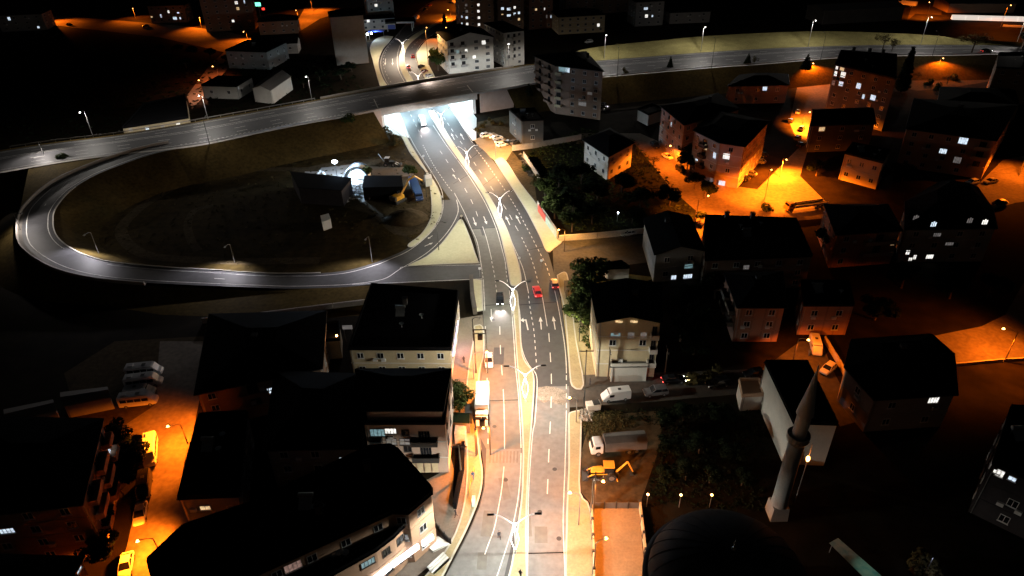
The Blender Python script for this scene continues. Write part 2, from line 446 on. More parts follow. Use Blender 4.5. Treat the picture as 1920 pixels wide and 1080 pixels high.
def subpatch(name, px, mat, z):
    return sheet(name, [P(*p) for p in px], z, mat, road)
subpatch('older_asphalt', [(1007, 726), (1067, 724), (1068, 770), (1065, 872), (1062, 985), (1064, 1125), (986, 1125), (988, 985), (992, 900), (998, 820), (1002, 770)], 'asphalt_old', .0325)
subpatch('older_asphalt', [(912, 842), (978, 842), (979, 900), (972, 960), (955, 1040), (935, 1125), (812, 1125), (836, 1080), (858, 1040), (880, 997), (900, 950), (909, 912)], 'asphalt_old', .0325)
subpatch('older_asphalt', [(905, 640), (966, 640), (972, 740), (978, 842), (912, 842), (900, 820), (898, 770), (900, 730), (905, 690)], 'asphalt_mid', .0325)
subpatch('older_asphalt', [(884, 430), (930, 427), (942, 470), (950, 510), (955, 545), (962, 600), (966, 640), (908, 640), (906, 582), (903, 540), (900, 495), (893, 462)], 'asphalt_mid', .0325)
subpatch('dust_spill', [(1008, 728), (1024, 724), (1045, 727), (1061, 733), (1064, 745), (1058, 760), (1042, 758), (1030, 751), (1020, 756), (1008, 748)], 'dust', .0345)
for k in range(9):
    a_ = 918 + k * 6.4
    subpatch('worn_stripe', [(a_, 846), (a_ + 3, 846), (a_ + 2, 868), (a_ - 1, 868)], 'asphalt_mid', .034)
def line(px, wd=.145, z=.036, parent=None, n=5, name='edge_line'):
    return ribbon(name, pl(px, 0, n), wd, 'paint', parent or road, z)
line([(862, 30), (818, 60), (791, 81), (781, 99), (780, 112), (785, 125), (796, 146), (806, 160)], .15)
line([(800, 12), (762, 46), (740, 72), (723, 92), (714.5, 112), (715.5, 130), (723, 150), (732, 164), (743, 190), (751, 217), (775, 269), (807, 319), (826, 352), (831, 372)])
line([(852, 362), (870, 397), (882, 425), (895, 455), (902, 495), (904, 508)])
line([(906, 524), (907, 540), (909, 582)])
line([(910, 612), (911, 640), (912.5, 662)])
line([(835, 270), (870, 317), (892, 350), (912, 385), (930, 427), (942, 470), (947, 490), (949, 506)])
line([(812, 235), (835, 270)])
line([(955, 545), (959, 575), (963, 630), (967, 690), (972, 740), (976, 810), (977, 840)])
line([(977, 850), (976, 885), (972, 930), (966, 965), (958, 1000), (947, 1035), (932, 1080), (920, 1110)])
line([(818, 225), (846, 270), (875, 312), (905, 355), (937, 402), (960, 455), (972, 482), (982, 508), (989, 540), (991, 550)])
line([(970, 560), (975, 590), (977, 640), (982, 665), (992, 685), (1005, 702), (1007, 730), (1003, 790), (999, 810), (994, 872), (991, 930), (990, 985), (989, 1080), (989, 1110)])
line([(1014, 540), (1020, 575), (1026, 612)])
line([(1040, 545), (1047, 577), (1057, 635), (1061, 672), (1062, 700)])
line([(1062, 770), (1061, 810), (1059.5, 872), (1057.5, 922), (1056, 985), (1059, 1065), (1060, 1110)])
line([(943.5, 730), (945.5, 780), (946, 842)])
line([(945, 875), (941, 915), (935, 950), (927, 990), (916, 1020), (909, 1040)])
line([(905, 425), (913, 450), (922, 487)])
line([(830, 180), (845, 203), (868, 240), (886, 268)])
line([(748, 66), (758, 52), (800, 22)], .12)
line([(760, 157), (747, 130), (745, 105), (752, 82), (767, 67), (795, 52), (830, 32)], .15)
line([(772, 155), (758, 132), (755, 107), (764, 85), (780, 69), (802, 52), (838, 33)], .15)
def dl(px, d, gp, wd=.15, st=0., name='lane_dash', z=.036):
    Lp = [p + Vector((0, 0, z)) for p in pl(px, 0, 5)]; dashes(Lp, d, gp, wd, road, st, name)
dl([(825, 283), (840, 305), (860, 335), (878, 365), (890, 390), (900, 418)], 3.2, 5.0)
dl([(757, 190), (775, 225), (793, 262)], 2.6, 3.4)
dl([(922, 490), (927, 515), (931, 545), (934, 560)], 1.1, 1.1, .17)
dl([(937, 612), (939, 670), (943, 715)], 3, 3.6, .17)
dl([(793, 272), (812, 308), (832, 338), (850, 362)], 1.0, 1.1, .15)
dl([(913, 692), (914, 740), (915, 800), (915, 845)], 1.2, 1.5, .15)
dl([(904, 510), (906, 522)], 1.0, .8, .15)
dl([(949, 508), (953, 540)], 1.0, 1.0, .15)
dl([(832, 220), (850, 247), (870, 275), (889, 305), (912, 338), (931, 366), (952, 397), (967, 425), (976, 440)], 3.2, 3.6)
dl([(978, 445), (997, 487), (1011, 537)], 1.1, 1.1, .17)
dl([(991, 555), (995, 585), (1001, 620), (1005, 670), (1007, 700)], 1.0, 1.1, .16)
dl([(1029, 625), (1032, 670), (1034, 715), (1033, 770), (1030, 830), (1028, 880), (1026, 932)], 3.0, 3.6, .17)
dl([(890, 277), (915, 310), (960, 377), (985, 422), (1010, 470), (1024, 498), (1033, 525)], 1.2, 1.2, .17)
dl([(1062, 704), (1062, 768)], 1.4, 1.2, .16)
dl([(733, 155), (721, 130), (719, 110), (727, 90), (742, 74)], 2.6, 3.4, .14)
dl([(800, 82), (812, 70), (850, 48)], 2.6, 3.4, .14)
dl([(772, 90), (785, 76), (800, 66)], 2.6, 3.4, .14)

def arrow(px0, px1, kind='straight', name='direction_arrow', parent=None, z=None):
    a, b = P(*px0), P(*px1); d = b - a; L = d.length; ang = math.atan2(d.y, d.x)
    m = MB()
    if kind == 'straight':
        m.add([(0, -.11, 0), (L * .62, -.11, 0), (L * .62, .11, 0), (0, .11, 0)], [(0, 1, 2, 3)])
        m.add([(L * .62, -.42, 0), (L, 0, 0), (L * .62, .42, 0)], [(0, 1, 2)])
    else:
        m.add([(0, -.13, 0), (L * .82, -.13, 0), (L * .82, .13, 0), (0, .13, 0)], [(0, 1, 2, 3)])
        m.add([(L * .74, .13, 0), (L * .82, .13, 0), (L * .82, .5, 0), (L * .74, .5, 0)], [(0, 1, 2, 3)])
        m.add([(L * .60, .5, 0), (L * .96, .5, 0), (L * .78, 1.15, 0)], [(0, 1, 2)])
    o = m.build(name, 'paint', parent or road); o.location = (a.x, a.y, (.036 if z is None else z) + a.z); o.rotation_euler = (0, 0, ang); up(o.data)
    return o
arrow((892, 424), (888, 402)) if False else None
arrow((887, 408), (893, 424)); arrow((907, 406), (913, 421))
arrow((956, 422), (948, 405)); arrow((976, 420), (967, 403))
arrow((990, 619), (985, 595), 'left'); arrow((1015, 618), (1013, 594)); arrow((1041, 618), (1037, 593))
arrow((921, 580), (922, 604)); arrow((811, 442), (802, 448))
arrow((723, 110), (722, 123)); arrow((736, 110), (736, 123))
arrow((855, 335), (849, 327))
arrow((870, 262), (863, 250)); arrow((852, 262), (846, 250))

def slab(name, px, mat, h=.16, n=4, kerb=True, closed=True, label=None):
    pts = pl(px + [px[0]], 0, n)[:-1] if n > 1 else [P(*p) for p in px]
    o = sheet(name, pts, h, mat, None, h - .002); tag(o, label, kind=S)
    if kerb:
        ring = pts + [pts[0]]
        k = wall_mb(ring, h + .012, .26)
        for i, v in enumerate(k.v): pass
        k.build('kerb', 'kerb', o)
    return o
slab('median_strip', [(816, 212), (838, 250), (868, 296), (900, 342), (927, 385), (950, 430), (964, 470), (973, 500), (977, 525), (973, 534), (962, 536), (957, 530), (953, 505), (947, 475), (936, 432), (916, 385), (893, 345), (870, 312), (838, 268), (806, 214), (809, 208)], 'island', .17, 4)
slab('median_strip', [(960, 543), (969, 548), (972, 575), (975, 620), (978, 660), (985, 680), (998, 698), (1001, 725), (997, 790), (992, 850), (988, 930), (986, 1000), (985, 1110), (950, 1110), (960, 1060), (972, 985), (979, 930), (981, 880), (981, 830), (977, 760), (971, 690), (966, 620), (962, 575)], 'paving', .17, 3)
slab('median_strip', [(764, 155), (751, 130), (749, 106), (757, 84), (773, 68), (799, 52.5), (833, 33), (836, 35), (804, 55), (780, 72), (764, 88), (758, 107), (762, 130), (776, 154), (772, 162), (768, 162)], 'island', .17, 3)
slab('traffic_island', [(865, 412), (869, 418), (882, 450), (890, 475), (896, 491), (892, 494), (830, 496), (774, 499), (769, 497), (800, 482), (828, 458), (848, 432), (860, 415)], 'island', .17, 3)

# --- joints, manholes and tar patches in the asphalt
for a, b in (((883, 430), (929, 427)), ((906, 573), (958, 570)), ((975, 572), (1046, 566)), ((912, 752), (972, 750)), ((990, 1038), (1060, 1036)), ((880, 300), (905, 281)), ((850, 345), (893, 318)), ((900, 352), (930, 330)), ((985, 470), (1026, 462))):
    ribbon('tar_joint', [P(*a), P(*b)], .16, 'roof_flat', road, .0352)
for q_ in ((925, 600), (1020, 650), (1045, 690), (948, 900), (1040, 880), (1012, 960), (895, 375), (945, 445), (992, 455), (927, 800), (1048, 1010), (858, 300)):
    o = MB().tube((0, 0, 0), (0, 0, .004), .38, .38, 12).build('manhole_cover', 'metal_dark', road); o.location = P(*q_) + Vector((0, 0, .035))
rnd = random.Random(4)
for k in range(11):
    y = rnd.uniform(300, 1060); t_ = rnd.random(); xl = {0: 0}; 
    c = Lr[min(range(len(Lr)), key=lambda i: abs(pix(Lr[i])[1] - y))].lerp(Rr[min(range(len(Rr)), key=lambda i: abs(pix(Rr[i])[1] - y))], .1 + .8 * t_)
    o = MB().box((0, 0, 0), (rnd.uniform(.8, 2.2), rnd.uniform(2, 6), .002)).build('tar_patch', 'dust' if y > 730 and rnd.random() < .35 else 'asphalt_mid' if y > 730 else 'asphalt_mid' if rnd.random() < .3 else 'asphalt', road)
    o.location = (c.x, c.y, .0338); o.rotation_euler = (0, 0, rnd.uniform(-.15, .25))
# --- pavements
slab('pavement', [(731, 240), (752, 240), (768, 268), (797, 316), (820, 352), (829, 385), (822, 412), (805, 437), (778, 460), (768, 464), (767, 458), (790, 440), (806, 415), (810, 390), (807, 352), (800, 325), (784, 305), (768, 285), (752, 255)], 'island', .16, 3)
slab('pavement', [(928, 301), (937, 316), (962, 354), (987, 394), (1012, 442), (1026, 472), (1038, 466), (1054, 452), (1040, 441), (1012, 392), (976, 345), (952, 308), (940, 296)], 'island', .16, 3)
slab('pavement', [(1045, 517), (1058, 511), (1064, 520), (1070, 560), (1080, 640), (1094, 722), (1073, 724), (1068, 690), (1064, 635), (1058, 577), (1050, 545)], 'paving', .16, 3)
slab('pavement', [(1090, 770), (1072, 774), (1067, 780), (1067, 810), (1067, 872), (1065, 922), (1063, 985), (1065, 1110), (1113, 1110), (1107, 960), (1087, 925), (1088, 850)], 'paving', .16, 3)
slab('pavement', [(882, 524), (903, 526), (904, 560), (905, 582), (893, 584), (888, 560)], 'island', .16, 1)
slab('pavement', [(890, 612), (905, 614), (907, 662), (900, 692), (896, 730), (893, 790), (899, 850), (904, 885), (902, 915), (892, 950), (872, 997), (850, 1040), (827, 1085), (812, 1110), (770, 1110), (800, 1080), (845, 1020), (868, 960), (876, 900), (876, 840), (872, 780), (878, 700), (886, 650)], 'paving', .16, 3)
slab('pavement', [(737, 69), (729, 80), (718, 92), (710, 112), (711, 130), (719, 150), (729, 166), (716, 168), (705, 135), (699, 112), (694, 90), (703, 75), (720, 68)], 'island', .16, 3)
slab('pavement', [(797, 147), (786, 125), (782, 108), (783, 98), (793, 83), (803, 74), (822, 72), (826, 80), (803, 112), (812, 138), (818, 152), (806, 158)], 'island', .16, 3)

# --- loop ramp
ZH = 7.5
rp = [((831, 375), (856, 375), 0), ((830, 395), (859, 397), 0), ((822, 417), (847, 424), 0), ((802, 442), (825, 452), 0), ((767, 470), (797, 477), 0), ((730, 487), (750, 505), 0), ((705, 497), (718, 524), 0), ((655, 511), (660, 533), 0), ((600, 517), (600, 536), 0), ((540, 518), (540, 537), .2), ((480, 517), (480, 535), .6), ((390, 511), (380, 531), 1.4), ((300, 506), (280, 526), 2.2), ((200, 496), (195, 518), 3), ((150, 482), (135, 505), 3.6), ((120, 467), (95, 488), 4.2), ((100, 450), (66, 468), 4.6), ((91, 432), (52, 448), 5), ((90, 415), (50, 420), 5.4), ((92, 400), (55, 398), 5.8), ((102, 382), (68, 380), 6.2), ((120, 362), (95, 355), 6.6), ((140, 347), (125, 336), 6.9), ((175, 327), (175, 314), 7.1), ((225, 307), (225, 296), 7.3), ((275, 290), (275, 281), 7.45), ((330, 277), (330, 270), 7.45), ((390, 266), (390, 258), 7.45)]
ri = smooth([P(*a, z) for a, b, z in rp], 5); ro = smooth([P(*b, z) for a, b, z in rp], 5)
tdir = lambda ln, d: offset(ln, d)
def outward(ln, other, d):
    a = offset(ln, d); b = offset(ln, -d); out = []
    for p, q, o in zip(a, b, other): out.append(p if (p - o).length > (q - o).length else q)
    return out
riA = outward(ri, ro, 1.2); roA = outward(ro, ri, 1.0)
ramp = strip('loop_ramp', riA, roA, 'asphalt', None, .034); tag(ramp, kind=S)
ribbon('edge_line', ri, .18, 'paint', ramp, .07); ribbon('edge_line', ro[:12 * 5 + 1], .18, 'paint', ramp, .07)
ribbon('edge_line', ro[12 * 5:], .18, 'paint', ramp, .071)
sheet('junction_link', [P(*p) for p in [(752, 499), (900, 494.5), (903, 524), (690, 534), (705, 500)]], .033, 'asphalt', ramp)
ribbon('edge_line', pl([(750, 504), (768, 499.5), (900, 496.5)], 0, 3), .16, 'paint', ramp, .04)
ribbon('edge_line', pl([(660, 533.5), (780, 528.5), (904, 523)], 0, 3), .16, 'paint', ramp, .04)
arrow((422, 523), (388, 522), parent=ramp, z=1.2); arrow((84, 386), (95, 372), parent=ramp, z=6.1)
for o in [c for c in C.objects if c.name.startswith('direction_arrow') and c.parent == ramp]:
    pass
def place_at_z(o, px0, px1, z):
    a, b = P(*px0, z), P(*px1, z); o.location = (a.x, a.y, z + .05); o.rotation_euler[2] = math.atan2((b - a).y, (b - a).x)
_ar = [c for c in C.objects if c.name.startswith('direction_arrow') and c.parent == ramp]
place_at_z(_ar[0], (422, 523.5), (388, 522.5), 1.15); place_at_z(_ar[1], (84, 386), (95, 371), 6.15)
_ar[0].rotation_euler[1] = -R(2.0)
arrow((796, 462), (812, 455), parent=ramp)
# barrier on the outside of the bend and kerb on the inside
rb = outward(ro, ri, 2.0)[12 * 5:26 * 5]
strip('barrier_verge', rb, roA[12 * 5:26 * 5], 'concrete_dark', ramp, .03)
bar = wall_mb(rb, .85, .3).build('crash_barrier', 'concrete', ramp)
wall_mb(riA[8 * 5:22 * 5], .22, .25).build('kerb', 'kerb', ramp)
_ng = None
def slope(name, ln, other, run, mat, zmin=.02):
    m = outward(ln, other, 1.0); out = []
    for p, q in zip(ln, m):
        d = (q - p); d.z = 0; d.normalize(); out.append(Vector((p.x, p.y, p.z)) + d * (p.z * run) - Vector((0, 0, p.z - zmin * 0 + .02)))
    return tag(strip(name, ln, out, mat), kind=S)
o1 = strip_mb(riA[9 * 5:], [Vector((p.x, p.y, 0)) + (q - p).normalized() * max(p.z, .1) * 1.8 for p, q in zip(riA[9 * 5:], outward(riA, ro, 1.)[9 * 5:])]).build('ramp_embankment', 'bank'); tag(o1, kind=S); up(o1.data)
_rb = outward(ro, ri, 2.2)
o2 = strip_mb(_rb[9 * 5:], [Vector((p.x, p.y, 0)) + (q - p).normalized() * max(p.z, .1) * 1.8 for p, q in zip(_rb[9 * 5:], outward(_rb, ri, 1.)[9 * 5:])], None, -.03).build('ramp_embankment', 'bank'); tag(o2, kind=S); up(o2.data)

# --- highway
near_px = [(-140, 348), (0, 322), (112, 303), (175, 294), (250, 285), (320, 278), (390, 268), (480, 249), (560, 233), (640, 219), (711, 205), (760, 196.5), (812, 188), (850, 181.5), (888, 175), (960, 164), (1005, 156), (1130, 144), (1335, 126), (1435, 119), (1565, 108), (1677, 104), (1790, 103), (1865, 101), (2060, 98)]
far_px = [(-140, 308), (0, 284), (100, 269), (200, 257), (300, 242), (390, 226), (480, 210), (600, 188), (716, 167), (817, 150), (880, 140), (960, 128), (1005, 121), (1130, 113), (1220, 106), (1310, 99), (1440, 91), (1575, 86), (1690, 84), (1920, 85), (2060, 87)]
NL = resample(pl(near_px, ZH, 6), 160); FL = resample(pl(far_px, ZH, 6), 160)
# re-pair the two edges across the road so that sections are square
def repair(A, B):
    out = []
    for i, p in enumerate(A):
        t = A[min(i + 1, len(A) - 1)] - A[max(i - 1, 0)]; t.z = 0; t.normalize()
        best = None
        for a, b in zip(B, B[1:]):
            da, db = (a - p).dot(t), (b - p).dot(t)
            if da <= 0 <= db or (best is None and (i == 0 or i == len(A) - 1)):
                k = 0 if abs(db - da) < 1e-9 else min(max(-da / (db - da), 0), 1); best = a.lerp(b, k)
                if da <= 0 <= db: break
        out.append(best if best is not None else B[min(range(len(B)), key=lambda j: (B[j] - p).length)])
    return out
FL2 = repair(NL, FL)
hw = strip('highway', NL, FL2, 'asphalt', None, .03); tag(hw, kind=S)
def lerpl(t): return [a.lerp(b, t) for a, b in zip(FL2, NL)]
for t, wd in ((.07, .15), (.34, .18), (.40, .14), (.93, .15)):
    ribbon('edge_line', lerpl(t), wd, 'paint', hw, .04)
def idx_range(px0, px1, L=NL):
    xs = [pix(p)[0] for p in L]; return [i for i, x in enumerate(xs) if px0 <= x <= px1]
for t in (.21, .60, .77):
    ln = lerpl(t); ii = idx_range(-30, 1960); ln = [ln[i] + Vector((0, 0, .04)) for i in ii]
    dashes(ln, 3.6, 8.5, .16, hw)
ii = idx_range(330, 660); m = MB(); ln = resample([lerpl(.90)[i] for i in ii], 80)
for k in range(0, 78, 2): strip_mb(offset(ln[k:k + 2], .1), offset(ln[k:k + 2], -.1), m, .041)
o = m.build('dotted_line', 'paint', hw); o['kind'] = 'stuff'; up(o.data)
# expansion joints of the bridge
for a, b in (((701, 186), (709, 203)), ((876, 160), (888, 175))):
    ribbon('bridge_joint', [P(*a, ZH), P(*b, ZH)], .35, 'kerb', hw, .043)
# kerbs / shoulders / guard rails
NS = outward(NL, FL2, 1.4); FS = outward(FL2, NL, 1.4)
strip('shoulder', NL, NS, 'concrete', hw, .02); strip('shoulder', FL2, FS, 'bank', hw, .02)
ia = idx_range(640, 1010)
wall_mb([NS[i] for i in ia], .75, .28).build('parapet', 'concrete', hw)
ib = idx_range(640, 1010); wall_mb([FS[i] for i in ib], .75, .28).build('parapet', 'concrete', hw)
def guard(line, name, label):
    t = thing(name, label, 'guard rail', line[0])
    ln = [p - line[0] for p in line]
    mb = wall_mb([p + Vector((0, 0, .55)) for p in ln], .3, .08); mb.build('rail', 'metal', t)
    st = resample(ln, max(3, int(sum((b - a).length for a, b in zip(ln, ln[1:])) / 4)))
    mb = MB()
    for p in st: mb.box((p.x, p.y, p.z + .35), (.12, .12, .75))
    o = mb.build('post', 'metal', t); o['kind'] = 'stuff'
guard([NS[i] for i in idx_range(395, 640)], 'guard_rail', 'grey guard rail on the near side of the highway above the dark loop field')
guard([NS[i] for i in idx_range(1010, 1930)], 'guard_rail', 'long grey guard rail on the near edge of the highway at right')
guard([FS[i] for i in idx_range(0, 640)], 'guard_rail', 'grey guard rail on the far side of the highway at left')

# embankments
_i = idx_range(40, 262, NS); _r = outward(ro, ri, 2.4)[18 * 5:25 * 5]
_a = resample([NS[i] for i in _i], 40); _b = resample(_r, 40)
_a = [p - Vector((0, 0, .12)) for p in _a]; _b = [p - Vector((0, 0, .12)) for p in _b]
tag(strip('gore_grass', _a, _b, 'gore'), kind=S)
def emb(L, other, run, ids, name='highway_embankment', mat='bank'):
    oo = outward(L, other, 1.0)
    a = [L[i] for i in ids]; b = [Vector((L[i].x, L[i].y, 0)) + (oo[i] - L[i]).normalized() * L[i].z * run for i in ids]
    return tag(strip(name, a, b, mat), kind=S)
emb(NS, FL2, 1.7, idx_range(-200, 700)); emb(NS, FL2, 1.5, idx_range(945, 2100)); emb(FS, NL, 1.6, idx_range(-200, 716, FS))
emb(FS, NL, 1.6, idx_range(885, 1062, FS))
# lit grass bank beyond the highway on the right
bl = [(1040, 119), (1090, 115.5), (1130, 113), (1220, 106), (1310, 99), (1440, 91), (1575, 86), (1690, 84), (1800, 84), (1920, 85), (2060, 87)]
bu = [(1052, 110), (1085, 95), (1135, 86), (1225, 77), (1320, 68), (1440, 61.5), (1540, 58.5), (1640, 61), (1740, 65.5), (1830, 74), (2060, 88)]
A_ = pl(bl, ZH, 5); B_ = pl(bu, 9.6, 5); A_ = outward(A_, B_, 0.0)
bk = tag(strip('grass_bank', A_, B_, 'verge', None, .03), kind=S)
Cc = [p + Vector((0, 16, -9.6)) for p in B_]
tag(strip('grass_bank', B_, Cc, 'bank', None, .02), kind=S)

# --- bridge over the main road
AL, AR = P(725, 248), P(892, 220)
rdir = (P(751, 217) - P(775, 269)); rdir.z = 0; rdir.normalize()
def hit_far(p):
    for a, b in zip(FS, FS[1:]):
        e = b - a; dn = rdir.x * e.y - rdir.y * e.x
        if abs(dn) < 1e-9: continue
        t = ((a.x - p.x) * e.y - (a.y - p.y) * e.x) / dn; u = ((a.x - p.x) * rdir.y - (a.y - p.y) * rdir.x) / dn
        if 0 <= u <= 1 and t > 0: return p + rdir * t
    return p + rdir * 28
def hit_near(p):
    for a, b in zip(NS, NS[1:]):
        e = b - a; dn = rdir.x * e.y - rdir.y * e.x
        if abs(dn) < 1e-9: continue
        t = ((a.x - p.x) * e.y - (a.y - p.y) * e.x) / dn; u = ((a.x - p.x) * rdir.y - (a.y - p.y) * rdir.x) / dn
        if 0 <= u <= 1: return p + rdir * t
    return p
NLp, NRp = hit_near(AL), hit_near(AR)
FLp, FRp = hit_far(AL), hit_far(AR)
br = thing('road_bridge', 'concrete road bridge carrying the highway over the lit main road', 'bridge', (0, 0, 0))
SOF = 5.4
q = [Vector((p.x, p.y, 0)) for p in (NLp, NRp, FRp, FLp)]
ext = (q[1] - q[0]).normalized() * 1.0
MB().prism([q[0] - ext * 2, q[1] + ext * 2, q[2] + ext * 2, q[3] - ext * 2], SOF, ZH).build('deck', 'concrete', br)
MB().prism([q[0] - ext * 1.2, q[0], q[3], q[3] - ext * 1.2], 0, SOF).build('abutment', 'concrete_white', br)
MB().prism([q[1], q[1] + ext * 1.2, q[2] + ext * 1.2, q[2]], 0, SOF).build('abutment', 'concrete_white', br)
tag(sheet('underpass_pavement', [AL + rdir * -1.0, P(768, 259), P(748, 213), P(733, 172), FLp], .17, 'concrete_white', None, .16), kind=S)
tag(sheet('underpass_pavement', [AR + rdir * -1.5, P(893, 262), P(886, 264), P(868, 239), P(846, 202), P(829, 178), FRp], .17, 'concrete_white', None, .16), kind=S)
# wing walls under the highway edge
def wing(i0, i1, lab):
    ids = idx_range(i0, i1, NS); ln = [Vector((NS[i].x, NS[i].y, 0)) for i in ids]
    ln = offset(ln, .25)
    wall_mb(ln, ZH - .05, .5).build('wing_wall', 'concrete_rose', br)
wing(672, 722, ''); wing(893, 965, '')
# lamps fixed under the deck (they are lit in the photograph)
for t, s in ((.22, .3), (.5, .3), (.78, .3), (.22, .7), (.5, .7), (.78, .7)):
    p = q[0].lerp(q[1], t).lerp(q[3].lerp(q[2], t), s)
    f_ = MB().box((0, 0, 0), (1.4, .35, .12)).build('tunnel_lamp', 'e_cool', br); f_.location = (p.x, p.y, SOF - .08)
    d = bpy.data.lights.new('bulb', 'POINT'); d.energy = 9000; d.color = (.60, .88, 1); d.shadow_soft_size = .4
    link('bulb', d, f_, (0, 0, -.4))

# ============================================================ BUILDINGS
CAM = Vector((0, 0, CAM_H))
_win = {}
def window_meshes(wd, ht, pal):
    k = (round(wd, 1), round(ht, 1), pal)
    if k not in _win:
        f = MB(); t = .07
        f.box((0, .03, ht / 2 - t / 2), (wd, .09, t)); f.box((0, .03, -ht / 2 + t / 2), (wd, .09, t))
        f.box((-wd / 2 + t / 2, .03, 0), (t, .09, ht - 2 * t - .002)); f.box((wd / 2 - t / 2, .03, 0), (t, .09, ht - 2 * t - .002))
        f.box((0, .03, 0), (t, .08, ht - 2 * t - .002))
        if wd > 1.7: f.box((-wd / 4, .03, 0), (t, .07, ht - 2 * t - .002)); f.box((wd / 4, .03, 0), (t, .07, ht - 2 * t - .002))
        f.box((0, .06, -ht / 2 - .05), (wd + .16, .18, .06))
        _win[k] = (f.mesh('window', pal), MB().box((0, .008, 0), (wd - .05, .016, ht - .05)).mesh('pane', 'glass'))
    return _win[k]
def add_window(parent, s, z, org, d, nrm, wd, ht, lit=None, pal='frame_white'):
    fm, pm = window_meshes(wd, ht, pal)
    rz = math.atan2(d.y, d.x) + math.pi
    loc = org + d * s; loc.z = z
    o = link('window', fm, parent, loc + nrm * .0, math.atan2(-d.y, -d.x))
    p = link('pane', pm, o)
    if lit:
        p.material_slots[0].link = 'OBJECT'; p.material_slots[0].material = MATS[lit]
        o['label'] = 'window with the light on behind it'
    return o
ALLB = []
def building(name, label, poly, h, floors=3, wall='plaster_grey', roof='flat', rmat='roof_dark', lit=(), base=False,
             bays=3.2, wsz=(1.3, 1.35), balc=(), group=None, win=True, over=.5, rise=2.5, skip=(), ground=0., pal='frame_white', cat='building', depth=None, rail='concrete_dark', blank=()):
    """poly: pixel corners of the roof edge (or of the foot, base=True), front-left first, towards the right"""
    z = 0 if base else h
    pts = [P(*p, z) for p in poly]
    for p in pts: p.z = 0
    if len(pts) == 2:
        u = (pts[1] - pts[0]); n = Vector((-u.y, u.x, 0)).normalized()
        if n.y < 0: n = -n
        pts = [pts[0], pts[1], pts[1] + n * depth, pts[0] + n * depth]
    c = sum(pts, Vector()) / len(pts)
    t = thing(name, label, cat, c, 0, group)
    loc = [p - c for p in pts]
    ar = sum(loc[i].x * loc[(i + 1) % len(loc)].y - loc[(i + 1) % len(loc)].x * loc[i].y for i in range(len(loc)))
    if ar < 0: loc = loc[::-1]
    MB().prism(loc, 0, h).build('wall', wall, t)
    # floor bands and plinth
    m = MB(); ring = loc + [loc[0]]
    for k in range(1, floors):
        zz = h * k / floors
        wall_mb([Vector((p.x, p.y, zz - .12)) for p in ring], .2, .14, m)
    if floors > 1 and win: m.build('floor_band', 'trim' if wall in ('plaster_white', 'plaster_cream', 'plaster_pink') else wall, t)
    cc = sum(loc, Vector()) / len(loc)
    big = []
    for i in range(len(loc)):
        a, b, d_ = loc[i - 1], loc[i], loc[(i + 1) % len(loc)]
        e1 = (b - a).normalized(); e2 = (d_ - b).normalized()
        n1 = Vector((e1.y, -e1.x, 0)); n2 = Vector((e2.y, -e2.x, 0)); nn = (n1 + n2); nn.normalize()
        big.append(b + nn * over / max(.5, nn.dot(n1)))
    if roof == 'flat':
        MB().prism(big if over < .4 else loc, h, h + .15).build('roof', rmat, t)
        wall_mb([Vector((p.x, p.y, h + .15)) for p in ring], .55, .25).build('parapet', rmat if rmat != 'roof_metal' else wall, t)
    elif roof == 'hip' or (roof == 'gable' and len(loc) != 4):
        ins = []
        for p in loc: ins.append(cc + (p - cc) * (.25 if len(loc) == 4 else .45))
        n = len(big); m = MB()
        vs = [(p.x, p.y, h) for p in big] + [(p.x, p.y, h + .2) for p in big] + [(p.x, p.y, h + rise) for p in ins]
        fs = [tuple(range(n - 1, -1, -1)), tuple(range(2 * n, 3 * n))]
        for i in range(n):
            j = (i + 1) % n; fs += [(i, j, n + j, n + i), (n + i, n + j, 2 * n + j, 2 * n + i)]
        m.add(vs, fs).build('roof', rmat, t)
        wall_mb([Vector((p.x, p.y, h + .01)) for p in big + [big[0]]], .16, .12).build('gutter', 'metal_dark', t)
    else:   # gable: ridge parallel to the longest side, or 'gable_x' across it
        e01 = (loc[1] - loc[0]).length; e12 = (loc[2] - loc[1]).length
        k = 0 if e01 >= e12 else 1
        if roof == 'gable_x': k = 1 - k
        q = [loc[(i + k) % 4] for i in range(4)]; Q = [big[(i + k) % 4] for i in range(4)]
        r0, r1 = (Q[1] + Q[2]) / 2, (Q[3] + Q[0]) / 2
        vs = [(p.x, p.y, h) for p in Q] + [(r0.x, r0.y, h + rise), (r1.x, r1.y, h + rise)]
        th = .22
        vs2 = [(x, y, zz + th) for x, y, zz in vs]
        m = MB(); m.add(vs + vs2, [(6, 7, 10, 11), (8, 9, 11, 10), (0, 5, 4, 1), (2, 4, 5, 3), (0, 1, 7, 6), (2, 3, 9, 8), (1, 4, 10, 7), (4, 2, 8, 10), (3, 5, 11, 9), (5, 0, 6, 11)])
        m.build('roof', rmat, t)
        g0, g1 = (q[1] + q[2]) / 2, (q[3] + q[0]) / 2
        gr = rise * .93
        MB().add([(q[1].x, q[1].y, h), (q[2].x, q[2].y, h), (g0.x, g0.y, h + gr)], [(0, 1, 2)]).build('gable_wall', wall, t)
        MB().add([(q[3].x, q[3].y, h), (q[0].x, q[0].y, h), (g1.x, g1.y, h + gr)], [(0, 1, 2)]).build('gable_wall', wall, t)
    # facades that look towards the viewer
    edges = []
    for i in range(len(loc)):
        a, b = loc[i], loc[(i + 1) % len(loc)]
        d = b - a; L = d.length
        if L < 1.5: continue
        d = d / L; n = Vector((d.y, -d.x, 0))
        f = n.dot((CAM - (c + (a + b) / 2)).normalized())
        edges.append((i, a, d, n, L, f))
    vis = [e for e in edges if e[5] > .03]
    vis.sort(key=lambda e: -e[5] * e[4])
    litpos = {}
